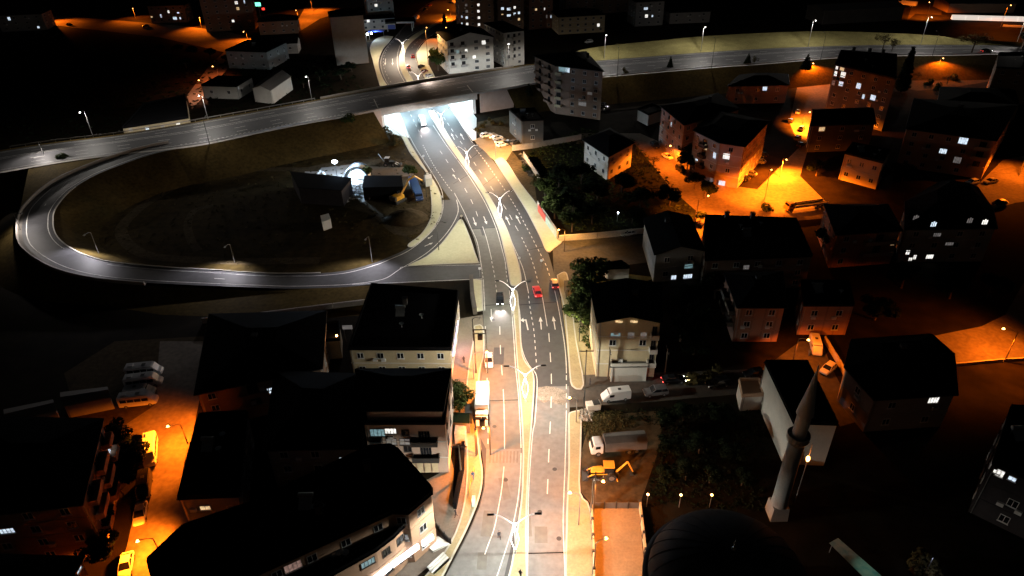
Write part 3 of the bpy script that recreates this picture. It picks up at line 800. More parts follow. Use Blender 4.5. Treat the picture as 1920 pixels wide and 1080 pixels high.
    for l in lit:
        px, py = l[0], l[1]; kind = l[2] if len(l) > 2 else 'lit_cool'; sz = l[3] if len(l) > 3 else wsz
        r = ray(px, py); best = None
        for e in vis:
            i, a, d, n, L, f = e
            dn = r.dot(n)
            if dn >= 0: continue
            tt = (c + a - CAM).dot(n) / dn; hp = CAM + r * tt - c
            s = (hp - a).dot(d); err = max(0, .9 - s, s - (L - .9)) + max(0, .9 - hp.z, hp.z - (h - .7)) * 1.2
            if best is None or err < best[0]: best = (err, e, min(max(s, .9), L - .9), min(max(hp.z, .9), h - .75))
        if best:
            if best[0] > 2.5: print('LITWIN off', name, (px, py), round(best[0], 1))
            litpos.setdefault(best[1][0], []).append((best[2], best[3], kind, sz))
    for ei, e in enumerate(vis):
        i, a, d, n, L, f = e
        fh = h / floors
        for s, zz, kind, sz in litpos.get(i, []):
            add_window(t, s, zz, a, d, n, sz[0], sz[1], kind, pal)
        occ = litpos.get(i, [])
        bs = [b for b in balc if b[0] == ei]
        for k in range(floors):
            zc = fh * k + fh * .55
            for b in bs:
                if k == 0 and fh * k < 2: continue
                s0, s1 = b[1] * L, b[2] * L; mid = a + d * (s0 + s1) / 2 + n * .65
                an = math.atan2(d.y, d.x); m = MB()
                m.box((0, 0, 0), (s1 - s0, 1.3, .16)); m.box((0, .6, .5), (s1 - s0, .1, .85)); m.box((-(s1 - s0) / 2 + .05, 0, .5), (.1, 1.1, .85)); m.box(((s1 - s0) / 2 - .05, 0, .5), (.1, 1.1, .85))
                o = m.build('balcony', wall if len(b) < 4 else b[3], t); o.location = (mid.x, mid.y, fh * k + .08); o.rotation_euler = (0, 0, an + math.pi)
                if not any(abs(q_[0] - (s0 + s1) / 2) < 1.6 and abs(q_[1] - zc) < 1.5 for q_ in occ):
                    add_window(t, (s0 + s1) / 2, fh * k + 1.25, a, d, n, min(1.8, (s1 - s0) * .6), 2.0, None, 'frame_dark')
            if not win or ei in blank: continue
            nb = max(1, int((L - 1.0) / bays))
            for q_ in range(nb):
                s = L * (q_ + .5) / nb
                if any(b[1] * L - .7 < s < b[2] * L + .7 for b in bs): continue
                if any(abs(o_[0] - s) < 1.6 and abs(o_[1] - zc) < 1.5 for o_ in occ): continue
                if fh * k < ground: continue
                add_window(t, s, zc, a, d, n, wsz[0], min(wsz[1], fh * .5), None, pal)
    rnd = random.Random(len(ALLB) * 7 + 1)
    for e in vis[:2]:
        i, a, d, n, L, f = e
        if f < .2: continue
        q_ = a + d * .35 + n * .1
        MB().tube((q_.x, q_.y, .1), (q_.x, q_.y, h - .1), .07, .07, 6).build('drainpipe', 'metal', t)
        if win and h > 5:
            for k in range(2):
                s = L * rnd.uniform(.15, .85); zz = h / floors * rnd.randint(1 if floors > 1 else 0, max(floors - 1, 0)) + .9; q_ = a + d * s + n * .22
                o = MB().box((0, 0, 0), (.85, .36, .6)).build('air_conditioner', 'frame_white', t); o.location = (q_.x, q_.y, zz); o.rotation_euler = (0, 0, math.atan2(d.y, d.x))
    if win and roof == 'flat' and h > 6:
        for k in range(2):
            a, b = rnd.uniform(.2, .8), rnd.uniform(.2, .8); q_ = loc[0].lerp(loc[1], a).lerp(loc[3 % len(loc)].lerp(loc[2], a), b) if len(loc) == 4 else cc
            o = MB().tube((0, 0, 0), (0, 0, .8), .04).lathe([(0, .75), (.3, .82), (.5, .98)], 12).build('satellite_dish', 'frame_white', t); o.location = (q_.x + k * .8, q_.y, h + .15)
        if rnd.random() < .6:
            m = MB().tube((-1, .5, 1.5), (1, .5, 1.5), .32, .32, 10).add([(-.9, -1, .15), (.9, -1, .15), (.9, .4, 1.2), (-.9, .4, 1.2)], [(0, 1, 2, 3)]).box((-.8, .5, .6), (.06, .06, 1.2)).box((.8, .5, .6), (.06, .06, 1.2))
            o = m.build('solar_heater', 'metal', t); q_ = cc; o.location = (q_.x - 1.5, q_.y + 1, h + .15)
    t['_h'] = h
    ALLB.append((t, c, loc, h, vis))
    return t
def extra(t, name, mat, px, h, size, rz=0, on_z=None):
    p = P(*px, h) - Vector(t.location); o = MB().box((0, 0, size[2] / 2), size).build(name, mat, t); o.location = p; o.rotation_euler = (0, 0, rz); return o

LC, LW, LX, LD, LT, LP = 'lit_cool', 'lit_warm', 'lit_white', 'lit_dim', 'lit_teal', 'lit_pink'
B = {}
B['shop'] = building('commercial_building', 'wide flat roofed block left of the main road with a violet light strip', [(655, 655), (844, 656), (859, 549), (697, 536)], 6.5, 2, 'plaster_cream', 'flat', 'roof_flat', bays=3.4, over=.3)
B['pink'] = building('apartment_building', 'pinkish apartment block with dark flower balconies and two lit top windows', [(683, 797), (834, 797), (846, 697), (668, 697)], 10.5, 3, 'plaster_pink', 'flat', 'roof_flat', lit=[(708, 811, LT, (2.4, 1.6)), (732, 808, LX, (1.9, 1.2)), (734, 828, LD, (1.7, 1.4)), (759, 828, LD, (1.7, 1.4))], balc=[(0, .06, .2, 'metal_dark'), (0, .56, .9, 'metal_dark')], bays=3, pal='frame_dark', ground=3)
B['attic'] = building('attic_storey', 'pink attic storey with sloping black roof on top of the balcony apartment block', [(686, 768), (826, 768), (840, 697), (672, 697)], 13.0, 4, 'plaster_pink', 'hip', 'roof_flat', win=False, rise=2.0)
B['dark1'] = building('apartment_building', 'dark low house with one bright bluish window left of the pink balcony block', [(500, 842), (676, 838), (666, 705), (520, 700)], 9, 3, 'plaster_grey', 'hip', 'roof_flat', lit=[(648, 862, LC, (1.9, 1.3)), (635, 886, LX, (.8, .6)), (641, 885, LX, (.5, .5))], bays=3.4)
B['big'] = building('apartment_building', 'long black roofed block running diagonally across the bottom of the photo', [(280, 1052), (300, 1130), (440, 1130), (480, 1078), (736, 961), (765, 962), (808, 926), (808, 917), (747, 847), (732, 838), (690, 842), (560, 905), (470, 948), (345, 990)], 10.5, 3, 'plaster_orange', 'flat', 'roof_flat', lit=[(549, 1062, LP, (2.2, 1.5))], bays=4, over=.3)
B['shops'] = building('shop_building', 'orange balcony front with glaring white shop lights at street level, bottom left', [(470, 1150), (600, 1090), (660, 1057), (705, 1032), (738, 1006), (757, 987), (765, 972), (735, 967), (500, 1078), (400, 1150)], 7.6, 2, 'plaster_orange', 'flat', 'roof_flat', lit=[(690, 1055, LT, (2.0, 1.2))], bays=3.2, balc=[(0, .2, .8, 'plaster_orange'), (1, .15, .85, 'plaster_orange'), (2, .2, .8, 'plaster_orange')], over=.3, pal='frame_dark')
B['b4'] = building('apartment_building', 'narrow black roofed house with one warm window beside the orange lit left street', [(336, 935), (445, 930), (462, 775), (375, 780)], 6.5, 2, 'plaster_grey', 'flat', 'roof_flat', lit=[(385, 952, LW, (1.6, .9))], bays=4, over=.3)
B['b5'] = building('apartment_building', 'broad dark hip roofed apartment house with a single lit square window at left', [(370, 738), (600, 690), (608, 586), (396, 592)], 8, 3, 'plaster_brown', 'hip', 'roof_flat', lit=[(508, 732, LC, (1.3, 1.3))], balc=[(0, .3, .55), (0, .75, .9)], bays=3.4, rise=2.2)
B['b6'] = building('apartment_building', 'dark apartment block on the left edge whose balconies glow orange towards the street', [(-60, 968), (150, 944), (188, 790), (-60, 785)], 11, 4, 'plaster_brown', 'hip', 'roof_flat', lit=[(13, 995, LC, (2, 1)), (184, 965, LC, (1, 1.2)), (205, 845, LC, (1, 1.4))], balc=[(1, .1, .35, 'plaster_orange'), (1, .45, .7, 'plaster_orange'), (1, .78, .95, 'plaster_orange')], bays=3.6, rise=1.6)
B['b7'] = building('house', 'brownish house corner with a small lit window at the bottom left corner', [(-60, 1150), (95, 1150), (150, 1050), (-60, 1045)], 8, 2, 'plaster_brown', 'hip', 'roof_flat', lit=[(106, 1037, LC, (.7, 1.3)), (150, 1008, LC, (1.2, .6))], bays=3.2)
B['shed1'] = building('long_shed', 'low grey corrugated shed beside the row of parked minibuses', [(120, 762), (206, 745), (200, 728), (116, 738)], 2.8, 1, 'plaster_grey', 'gable', 'roof_metal', win=False, over=.2, rise=.5, cat='shed')
B['shed2'] = building('long_shed', 'low grey corrugated shed farthest left, below the dark field', [(16, 793), (104, 770), (98, 752), (10, 770)], 2.8, 1, 'plaster_grey', 'gable', 'roof_metal', win=False, over=.2, rise=.5, cat='shed')
B['lampwall'] = building('small_annex', 'small plastered annex lit by an orange wall lamp between two black roofs', [(612, 640), (636, 638), (636, 606), (612, 608)], 4.5, 1, 'plaster_cream', 'flat', 'roof_flat', win=False, over=.2, cat='annex')
B['b8'] = building('apartment_block', 'tall blank walled pale tower left of the curved road beyond the bridge', [(632, 123), (692, 118)], 22, 7, 'concrete_rose', 'hip', 'roof_dark', base=True, depth=14, win=False, rise=2)
B['b9'] = building('apartment_block', 'pale tower with one bright window at the top edge, left of the curved road', [(692, 46), (741, 42)], 16, 5, 'plaster_white', 'flat', 'roof_flat', base=True, depth=12, lit=[(705, 10, LX, (1.8, 1.6))], bays=4)
B['b9b'] = building('shop_annex', 'low white annex with a lit window behind the blue awning', [(679, 58), (742, 54)], 6, 2, 'plaster_white', 'flat', 'roof_flat', base=True, depth=9, lit=[(690, 35, LX, (1.6, 1.6))], bays=4, over=.3, cat='shop')
B['b10'] = building('apartment_building', 'white gabled apartment house right of the curved road beyond the bridge', [(842, 139), (926, 130)], 14.5, 5, 'plaster_white', 'gable_x', 'roof_dark', base=True, depth=19, lit=[(907, 80, LX, (2, 2)), (874, 95, LX, (1.3, 1.5)), (889, 107, LX, (1.6, 1.6)), (857, 97, LT, (1.8, 1.4))], bays=4.2, rise=3, wsz=(1.9, 1.6), balc=[(0, .04, .16, 'plaster_grey'), (0, .27, .4, 'plaster_grey')])
B['b11'] = building('apartment_building', 'greyish apartment house with stepped balconies directly right of the white gabled one', [(947, 126), (983, 121)], 15.5, 5, 'plaster_white', 'hip', 'roof_dark', base=True, depth=24, lit=[(955, 84, LX, (.6, 1.6))], balc=[(1, .1, .3), (1, .4, .6)], bays=3.2, rise=2)
B['b12'] = building('apartment_tower', 'dark tower with a column of four lit windows behind the white gabled house', [(864, 74), (927, 70)], 30, 10, 'plaster_brown', 'flat', 'roof_flat', base=True, depth=15, lit=[(897, 9, LX), (897, 21, LX), (898, 33, LX), (898, 46, LX), (875, 33, LC), (876, 45, LX), (874, 9, LD), (875, 21, LD), (866, 31, LC, (.7, 1.2)), (866, 44, LC, (.7, 1.2))], bays=4)
B['b13'] = building('apartment_tower', 'dark tower with two rows of cool lit windows near the top edge', [(934, 66), (982, 62)], 28, 9, 'plaster_brown', 'flat', 'roof_flat', base=True, depth=14, lit=[(942, 16, LC, (1.7, 1.4)), (954, 17, LC, (2.2, 1.4)), (965, 14, LX), (942, 27, LW, (1.2, .6)), (954, 29, LC, (2.2, 1.3)), (965, 26, LC), (973, 24, LC), (973, 36, LW)], bays=4)
B['b14'] = building('apartment_building', 'reddish apartment block at the top edge, right of the two dark towers', [(992, 56), (1036, 52)], 20, 6, 'brick', 'flat', 'roof_flat', base=True, depth=14, lit=[(1005, 18, LW), (1021, 17, LX, (.7, 1.5)), (1025, 31, LD, (.8, 1.8)), (1033, 31, LC, (.7, 1.6))], bays=3.6)
B['b15'] = building('apartment_building', 'long dim cream block below the top edge with one lit window', [(1047, 65), (1133, 60)], 9, 3, 'plaster_cream', 'hip', 'roof_dark', base=True, depth=16, lit=[(1122, 47, LX, (1.5, 1.8))], bays=4)
B['b16'] = building('apartment_building', 'black house with three lit windows at the top edge, above the lit grass bank', [(1190, 50), (1242, 47)], 13, 4, 'plaster_grey', 'hip', 'roof_dark', base=True, depth=14, lit=[(1211, 16, LC, (2.4, 1.4)), (1212, 30, LX, (1.8, 1.8)), (1223, 30, LC, (1, 1.2))], bays=4)
B['btl'] = building('apartment_block', 'dark block with scattered lit windows at the top, above the orange road', [(388, 60), (480, 55)], 24, 8, 'plaster_brown', 'flat', 'roof_flat', base=True, depth=14, lit=[(443, 5, LX, (1.7, 1.7)), (446, 16, LW, (1.6, 1.6)), (437, 39, LX, (1.4, 1.6)), (458, 3, LC, (.8, 1.8))], bays=4.5)
B['btl2'] = building('house', 'dark house with a cluster of small lit windows by the orange road, top left', [(285, 44), (352, 42)], 10, 3, 'plaster_grey', 'hip', 'roof_dark', base=True, depth=12, lit=[(302, 30, LC, (1, 2)), (316, 22, LX, (1.2, 1.6)), (334, 24, LC, (1.4, .8)), (328, 34, LC, (2.4, 1.8)), (338, 34, LC, (1, 1.4)), (283, 32, LW, (1.2, 1))], bays=4)
B['btl3'] = building('house', 'lone dark house with two tiny lit windows in the top left corner', [(4, 60), (88, 56)], 9, 3, 'plaster_grey', 'hip', 'roof_dark', base=True, depth=14, lit=[(17, 35, LC, (1.5, 1.9)), (72, 51, LC, (1.3, 1.3))], bays=5)
B['btl4'] = building('house', 'grey flat house with pale upper wall beside the orange side road, upper left', [(430, 128), (506, 131)], 8, 2, 'plaster_grey', 'flat', 'roof_flat', base=True, depth=20, bays=5)
B['btl5'] = building('house', 'low pale house at the pinkish bend of the upper left side road', [(384, 184), (448, 186)], 5, 1, 'plaster_white', 'flat', 'roof_flat', base=True, depth=14, bays=5, lit=[(446, 160, LC, (.5, 1.2))])
B['shed3'] = building('storage_shed', 'small arched metal shed with pale end wall above the highway, left of the bridge', [(473, 166), (507, 170), (545, 144), (516, 134)], 5.5, 1, 'plaster_white', 'gable', 'roof_metal', win=False, over=.2, rise=1.6, cat='shed')
B['shed4'] = building('warehouse', 'long metal roofed warehouse with four small lit windows along the far side of the highway', [(230, 241), (353, 222), (347, 180), (270, 196)], 5.5, 1, 'plaster_cream', 'flat', 'roof_flat', lit=[(245, 243, LD, (1, 1)), (276, 241, LC, (1.2, 1.2)), (305, 237, LD, (1.2, 1.2)), (334, 233, LX, (1.4, 1.2))], win=False, over=.2, cat='warehouse')
B['b17'] = building('apartment_building', 'six storey brown apartment house with a bright bluish penthouse window, standing right of the bridge', [(1043, 124), (1130, 134), (1098, 98), (1003, 105)], 18, 6, 'plaster_brown', 'hip', 'roof_dark', lit=[(1056, 129, 'lit_teal', (3.6, 2.0)), (1064, 131, LC, (1.8, 2)), (1106, 175, LD, (1.8, .9)), (1092, 194, LD, (3, 1.6))], balc=[(1, .1, .4), (1, .55, .85), (0, .0, .14, 'plaster_cream')], bays=4, rise=2.8)
B['b18'] = building('small_house', 'small grey flat roofed house on the lot right of the bridge', [(978, 228), (1019, 226), (1002, 205), (955, 207)], 8, 2, 'concrete_dark', 'flat', 'roof_flat', bays=6, cat='house')
B['b19'] = building('house', 'white walled house with a black pyramid roof amid dark trees', [(1096, 262), (1141, 292), (1186, 268), (1143, 243)], 8, 2, 'plaster_white', 'hip', 'roof_dark', bays=3.6, rise=3, over=.8)
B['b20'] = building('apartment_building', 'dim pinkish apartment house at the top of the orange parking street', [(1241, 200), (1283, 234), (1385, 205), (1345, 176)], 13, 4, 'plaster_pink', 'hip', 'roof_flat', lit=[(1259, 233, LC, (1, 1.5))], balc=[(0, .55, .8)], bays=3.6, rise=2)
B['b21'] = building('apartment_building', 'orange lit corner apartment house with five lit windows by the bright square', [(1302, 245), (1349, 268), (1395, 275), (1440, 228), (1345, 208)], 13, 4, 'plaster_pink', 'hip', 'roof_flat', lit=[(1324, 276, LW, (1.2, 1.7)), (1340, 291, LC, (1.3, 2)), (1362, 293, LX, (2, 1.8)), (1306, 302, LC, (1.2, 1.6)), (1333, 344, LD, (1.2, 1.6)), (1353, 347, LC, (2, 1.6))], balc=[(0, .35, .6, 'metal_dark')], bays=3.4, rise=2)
B['b22'] = building('house', 'black roofed house with tall bare white side wall and three lit windows', [(1230, 477), (1318, 470), (1292, 407), (1209, 412)], 7.5, 2, 'plaster_grey', 'gable', 'roof_dark', lit=[(1291, 499, LT, (2, 1.2)), (1289, 520, LC, (2.2, 1.2)), (1263, 520, LC, (1.3, 1.2))], bays=4, rise=1.8, blank=(1,))
B['b23'] = building('apartment_building', 'wide black roofed block below the orange square', [(1322, 490), (1522, 482), (1492, 413), (1322, 407)], 8, 3, 'plaster_brown', 'flat', 'roof_flat', lit=[(1399, 501, LD, (1.4, 1.2))], bays=4)
B['b24'] = building('apartment_building', 'dark brick block with stacked pale balcony bands, right of the parked truck', [(1570, 440), (1688, 432), (1662, 385), (1548, 385)], 9, 3, 'brick', 'hip', 'roof_dark', balc=[(0, .45, .95, 'plaster_pink')], lit=[(1684, 455, LW, (1, 1.2))], bays=4)
B['b25'] = building('apartment_building', 'black mansard roofed apartment house with lit dormers, right side', [(1700, 430), (1866, 428), (1858, 392), (1830, 352), (1765, 342), (1700, 380)], 9, 3, 'plaster_grey', 'hip', 'roof_flat', lit=[(1757, 440, LD, (1.8, 1)), (1780, 457, LD, (2, .9)), (1715, 482, LX, (.8, 1.3)), (1743, 481, LX, (1.8, 1.2)), (1702, 473, LX, (1, 1.3)), (1704, 494, LX, (1, 1))], bays=4, rise=4)
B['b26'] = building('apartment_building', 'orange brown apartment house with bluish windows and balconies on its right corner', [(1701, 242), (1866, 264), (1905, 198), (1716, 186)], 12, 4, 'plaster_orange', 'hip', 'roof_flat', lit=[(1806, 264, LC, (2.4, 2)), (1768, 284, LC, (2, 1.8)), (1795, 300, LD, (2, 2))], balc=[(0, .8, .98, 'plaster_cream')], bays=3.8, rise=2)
B['b27'] = building('small_house', 'small pale two storey house with dark openings in front of the dark trees, right', [(1584, 289), (1655, 307), (1668, 284), (1598, 270)], 8, 2, 'plaster_cream', 'flat', 'roof_flat', bays=3, cat='house')
B['b28'] = building('apartment_building', 'black terraced apartment house with a glowing roof terrace just below the highway', [(1566, 122), (1680, 150), (1681, 104), (1576, 97)], 18, 6, 'concrete_dark', 'flat', 'roof_flat', lit=[(1571, 120, LX, (1, 1.2)), (1581, 121, LW, (1.8, 1.2)), (1567, 138, LX, (1.2, 1.8)), (1581, 140, LX, (2, 2)), (1563, 155, LD, (1, 1.6)), (1577, 157, LC, (1.8, 1.7)), (1610, 161, LC, (1.8, 2)), (1619, 181, LC, (1, 1.7)), (1637, 183, LC, (2, 1.9))], bays=4.5)
B['b29'] = building('house', 'black gabled house with one warm yellow window beside the narrow orange street', [(1522, 236), (1640, 232), (1622, 203), (1524, 206)], 9, 3, 'concrete_dark', 'gable', 'roof_dark', lit=[(1541, 242, LW, (2, 1.4))], bays=5)
B['b30'] = building('apartment_building', 'black roofed block at the right edge directly below the highway', [(1868, 128), (1990, 134), (1990, 100), (1872, 101)], 13, 4, 'plaster_brown', 'flat', 'roof_flat', bays=5)
B['b31'] = building('house', 'low dark house with one bluish window between highway and apartment roofs', [(1365, 162), (1478, 160), (1476, 140), (1388, 141)], 7, 2, 'plaster_brown', 'hip', 'roof_dark', lit=[(1434, 166, LC, (1.8, 1.6))], bays=6)
B['b32'] = building('apartment_building', 'orange brick apartment house with black roof, left one of two above the mosque annex', [(1385, 576), (1471, 576), (1464, 512), (1362, 515)], 8.5, 3, 'brick', 'hip', 'roof_flat', balc=[(1, .2, .5, 'concrete_dark'), (1, .6, .9, 'concrete_dark')], lit=[(1370, 592, LX, (.5, 1))], bays=3.6)
B['b33'] = building('apartment_building', 'red brick apartment house with flat black roof, right one of two above the mosque annex', [(1507, 575), (1600, 575), (1590, 530), (1502, 530)], 7, 2, 'brick', 'flat', 'roof_flat', bays=3.2)
B['b34'] = building('apartment_building', 'large black hip roofed house with one bright white window, right of the mosque annex', [(1640, 748), (1790, 738), (1784, 664), (1745, 630), (1600, 640), (1588, 690)], 7.5, 2, 'plaster_grey', 'hip', 'roof_flat', lit=[(1750, 750, LX, (1.9, 1.3))], bays=5, rise=2.5)
B['b35'] = building('apartment_building', 'cream apartment house with black roof and blue window right of the main road', [(1123, 604), (1238, 604), (1236, 535), (1110, 538)], 12.8, 4, 'plaster_cream', 'gable', 'roof_flat', lit=[(1154, 628, LT, (1.8, 1.1)), (1183, 628, LD, (1.2, 1.3)), (1207, 628, LD, (1.2, 1.3))], balc=[(0, .86, .99, 'plaster_white')], bays=3.6, rise=1.4, blank=(1,), ground=5)
B['b35b'] = building('shop_annex', 'one storey shop annex with dark metal roof in front of the cream apartment house', [(1146, 688), (1214, 687), (1212, 668), (1146, 668)], 3.6, 1, 'plaster_white', 'flat', 'roof_metal', bays=5, win=False, over=.3, cat='shop')
B['annex'] = building('mosque_annex', 'mosque annex with a tall plain pinkish white side wall and black roof behind the minaret', [(1489, 794), (1569, 797), (1512, 681), (1435, 681)], 9, 2, 'plaster_white', 'flat', 'roof_flat', win=False, over=.2)
B['kiosk'] = building('small_kiosk', 'small flat roofed kiosk lit orange in front of the white mosque annex wall', [(1392, 744), (1430, 742), (1423, 714), (1386, 714)], 3.4, 1, 'plaster_white', 'flat', 'plaster_orange', win=False, over=.2, cat='kiosk')
B['b38'] = building('apartment_building', 'dark block with slanted lit windows at the right edge near the bottom', [(1860, 872), (1990, 930), (1990, 770), (1895, 765)], 10, 3, 'lead', 'flat', 'roof_flat', lit=[(1882, 828, LX, (.6, 1)), (1888, 835, LX, (1, .7)), (1896, 848, LX, (1, 1.3)), (1905, 885, LC, (1, .8))], bays=4)
B['b39'] = building('long_house', 'very dark low house with a faintly lit awning behind the orange brown apartment house', [(1760, 196), (1910, 200), (1900, 168), (1765, 164)], 5, 1, 'plaster_brown', 'hip', 'roof_flat', lit=[(1802, 204, LP, (4.5, 1.2))], bays=8, cat='house')
B['b40'] = building('warehouse', 'dark long warehouse at the top edge left of the orange yard', [(1540, 46), (1690, 38)], 7, 1, 'concrete_dark', 'gable', 'roof_metal', base=True, depth=18, win=False, cat='warehouse', rise=2)
B['b41'] = building('warehouse', 'brown warehouse along the yard road at the top right', [(1776, 24), (1900, 24)], 5, 1, 'plaster_brown', 'gable', 'roof_metal', base=True, depth=20, win=False, cat='warehouse', rise=1.5)
B['b42'] = building('house', 'tiny flat hut with pale wall just left of the bare white side wall', [(1131, 497), (1139, 505), (1180, 503), (1165, 492)], 2.8, 1, 'plaster_white', 'flat', 'roof_flat', win=False, over=.2, cat='hut')
B['b43'] = building('house', 'low pale house half hidden by trees near the top of the orange street', [(1196, 206), (1216, 216), (1245, 206), (1222, 196)], 4, 1, 'plaster_grey', 'flat', 'roof_flat', win=False, over=.2)
B['b44'] = building('apartment_block', 'dark block at the top edge between green lit sign and tall blank tower', [(488, 66), (560, 62)], 7, 2, 'plaster_brown', 'hip', 'roof_dark', base=True, depth=12, lit=[(507, 9, LC, (1.4, 1.2))] if False else [], bays=5)
B['b45'] = building('house', 'dark house on the far side of the orange road at the top edge', [(1255, 45), (1330, 42)], 6, 2, 'plaster_grey', 'hip', 'roof_dark', base=True, depth=12, bays=6)
B['b46'] = building('apartment_building', 'dim apartment block with scattered windows at the top, right of the reddish one', [(1060, 30), (1180, 22)], 12, 4, 'plaster_brown', 'hip', 'roof_dark', base=True, depth=14, bays=5)
B['b47'] = building('house', 'dark house with pale gable below the tall blank tower', [(476, 104), (560, 100)], 5, 1, 'plaster_grey', 'gable', 'roof_dark', base=True, depth=10, bays=6)

# dormers of the mansard roof
for px, mt in (((1716, 404), LD), ((1749, 416), LC), ((1817, 409), LD), ((1845, 412), LX)):
    t = B['b25']; p = P(px[0], px[1] + 4, 10.6) - t.location
    d = MB(); d.box((0, .6, .0), (1.6, 1.8, 1.9)); d.add([(-1, -.5, .95), (1, -.5, .95), (0, -.5, 1.7), (-1, 1.6, .95), (1, 1.6, .95), (0, 1.6, 1.7)], [(0, 1, 2), (5, 4, 3), (1, 4, 5, 2), (3, 0, 2, 5), (0, 3, 4, 1)])
    o = d.build('dormer', 'roof_flat', t); o.location = (p.x, p.y, p.z)
    for k in (-.45, 0, .45):
        link('pane', MB().box((k, -.32, .05 if k else .15), (.32, .03, 1.1 if k else 1.35)).mesh('pane', mt), o)
# skylights of the cream apartment house
for px in ((1158, 604), (1163, 605), (1186, 604), (1191, 605)):
    o = extra(B['b35'], 'skylight', 'lit_warm', px, 12.95, (.8, .15, .35)); 
# chimneys
for k, px, h in (('b28', (1600, 97), 19), ('b28', (1630, 99), 19), ('b28', (1655, 101), 19), ('b17', (1102, 108), 19.5), ('b17', (1075, 100), 19.5), ('b20', (1330, 190), 14), ('b23', (1362, 408), 8.6), ('b23', (1410, 410), 8.6), ('b22', (1250, 420), 8.6), ('b10', (865, 60), 16.5), ('b32', (1420, 530), 10), ('b34', (1690, 660), 9), ('shop', (760, 570), 6.8), ('big', (600, 960), 10.8), ('big', (690, 880), 10.8), ('b5', (480, 640), 9), ('b26', (1800, 205), 13), ('b35', (1190, 560), 13.2)):
    o = extra(B[k], 'chimney', 'concrete_dark', px, h, (.9, .9, 1.5)); m = MB().box((0, 0, 1.58), (1.1, 1.1, .12)).build('chimney_cap', 'metal_dark', o)

# violet light strip and shop details of the warehouse
t = B['shop']
a, b = P(848, 694), P(858, 628); aa = a - t.location; bb = b - t.location
wall_mb([Vector((aa.x + .35, aa.y, 3.4)), Vector((bb.x + .35, bb.y, 3.4))], .35, .2).build('light_strip', 'e_violet', t)
spot(t, ((aa.x + bb.x) / 2 + 1.2, (aa.y + bb.y) / 2, 3.4), 800, (.95, .6, 1), 160, .4)
# awning strip, roller shutters and sills of the pink block ground floor
t = B['pink']; 
gm = MB(); p0 = P(738, 868, 2.5) - t.location; p1 = P(822, 866, 2.5) - t.location
dv = (p1 - p0); L = dv.length; an = math.atan2(dv.y, dv.x)
for k in range(6):
    c = p0.lerp(p1, (k + .5) / 6); o = MB().box((0, -.12, 0), (L / 6 * .8, .08, 2.2)).build('roller_shutter', 'plaster_cream', t); o.location = (c.x, c.y, 1.4); o.rotation_euler = (0, 0, an)
# terrace lamp of the black terraced house
t = B['b28']; p = P(1590, 116, 17.2) - t.location
o = MB().ball((0, 0, 0), .35).build('terrace_lamp', 'e_sodium', t); o.location = p + Vector((0, -1.2, 0))
point(o, (0, -.6, .2), 500, SODW, .3)
# wall lamp of the small annex and the white sign beside it
t = B['lampwall']; p = P(633, 624, 5.2) - t.location
o = MB().ball((0, 0, 0), .22).build('wall_lamp', 'e_sodium', t); o.location = p + Vector((0, -.9, 0)); point(o, (0, -.5, 0), 350, SODW, .2)
t = thing('illuminated_sign', 'small white illuminated sign board beside the orange wall lamp', 'sign', P(656, 640))
MB().box((0, 0, 3.6), (2.0, .15, .9)).build('sign_panel', 'lit_dim', t); MB().box((-.8, 0, 1.5), (.1, .1, 3.1)).box((.8, 0, 1.5), (.1, .1, 3.1)).build('post', 'metal', t)
# shop front light of the bottom building
t = thing('shop_canopy', 'glaring white lit shop canopy and sign along the bottom left balcony front', 'canopy', P(745, 1040))
for a, b in (((812, 1008), (792, 1022)), ((785, 1026), (735, 1062)), ((732, 1064), (700, 1090))):
    A_, B__ = P(*a, 2.9) - t.location, P(*b, 2.9) - t.location
    A_.z = B__.z = 2.7; wall_mb([A_, B__], .9, .35).build('sign_panel', 'e_shop', t)
for q_ in ((800, 1022), (770, 1043), (735, 1068), (700, 1092)):
    p = P(*q_) - t.location; spot(t, (p.x + .4, p.y - .6, 3.4), 700, (1, .97, .92), 165, .5)
MB().prism([P(*p) - t.location for p in ((795, 1020), (812, 1036), (842, 1022), (822, 1008))], .0, .35).build('step', 'concrete_white', t)
t = thing('entrance_steps', 'pale stone steps with railing in front of the glaring shop canopy', 'steps', P(818, 1055))
dd = (P(842, 1032) - P(812, 1060)); dd.z = 0; an = math.atan2(dd.y, dd.x)
for k in range(4): 
    o = MB().box((0, 0, 0), (dd.length, .34, .16)).build('step', 'concrete_white', t); o.location = (math.sin(an) * .36 * k, -math.cos(an) * .36 * k, .56 - .16 * k); o.rotation_euler = (0, 0, an)

# ---- blue awning shop beyond the bridge
t = thing('blue_awning', 'blue lit awning of the shop beside the pavement beyond the bridge', 'awning', P(707, 74))
MB().box((0, 0, 4.6), (9, 4.5, .5), 0, .8).build('canopy', 'e_blue' if False else 'awning_blue', t)
MB().box((-4, 0, 2.2), (.15, .15, 4.4)).box((4, 0, 2.2), (.15, .15, 4.4)).build('post', 'metal', t)
point(t, (0, -3, 5.5), 900, (.35, .5, 1), .4)
t = thing('shop_light', 'row of glaring white shop spotlights below the blue awning', 'lamps', P(689, 76))
for k in range(4): MB().ball((k * 2.2 - 4, 0, 3.4 + .4 * (k % 2)), .55).build('spotlight', 'e_cool', t)
MB().box((-.6, .5, 1.6), (.15, .15, 3.2)).build('post', 'metal', t); point(t, (0, -1.5, 3.5), 1500, (.85, .92, 1), .5)
t = thing('station_canopy', 'dark flat canopy with white fascia beside the curved road, top centre', 'canopy', P(752, 56))
MB().box((0, 0, 5.2), (17, 12, .8), .15).build('canopy_roof', 'roof_flat', t); MB().box((0, -6.2, 5.2), (17, .15, .9), .0).build('fascia', 'plaster_white', t)
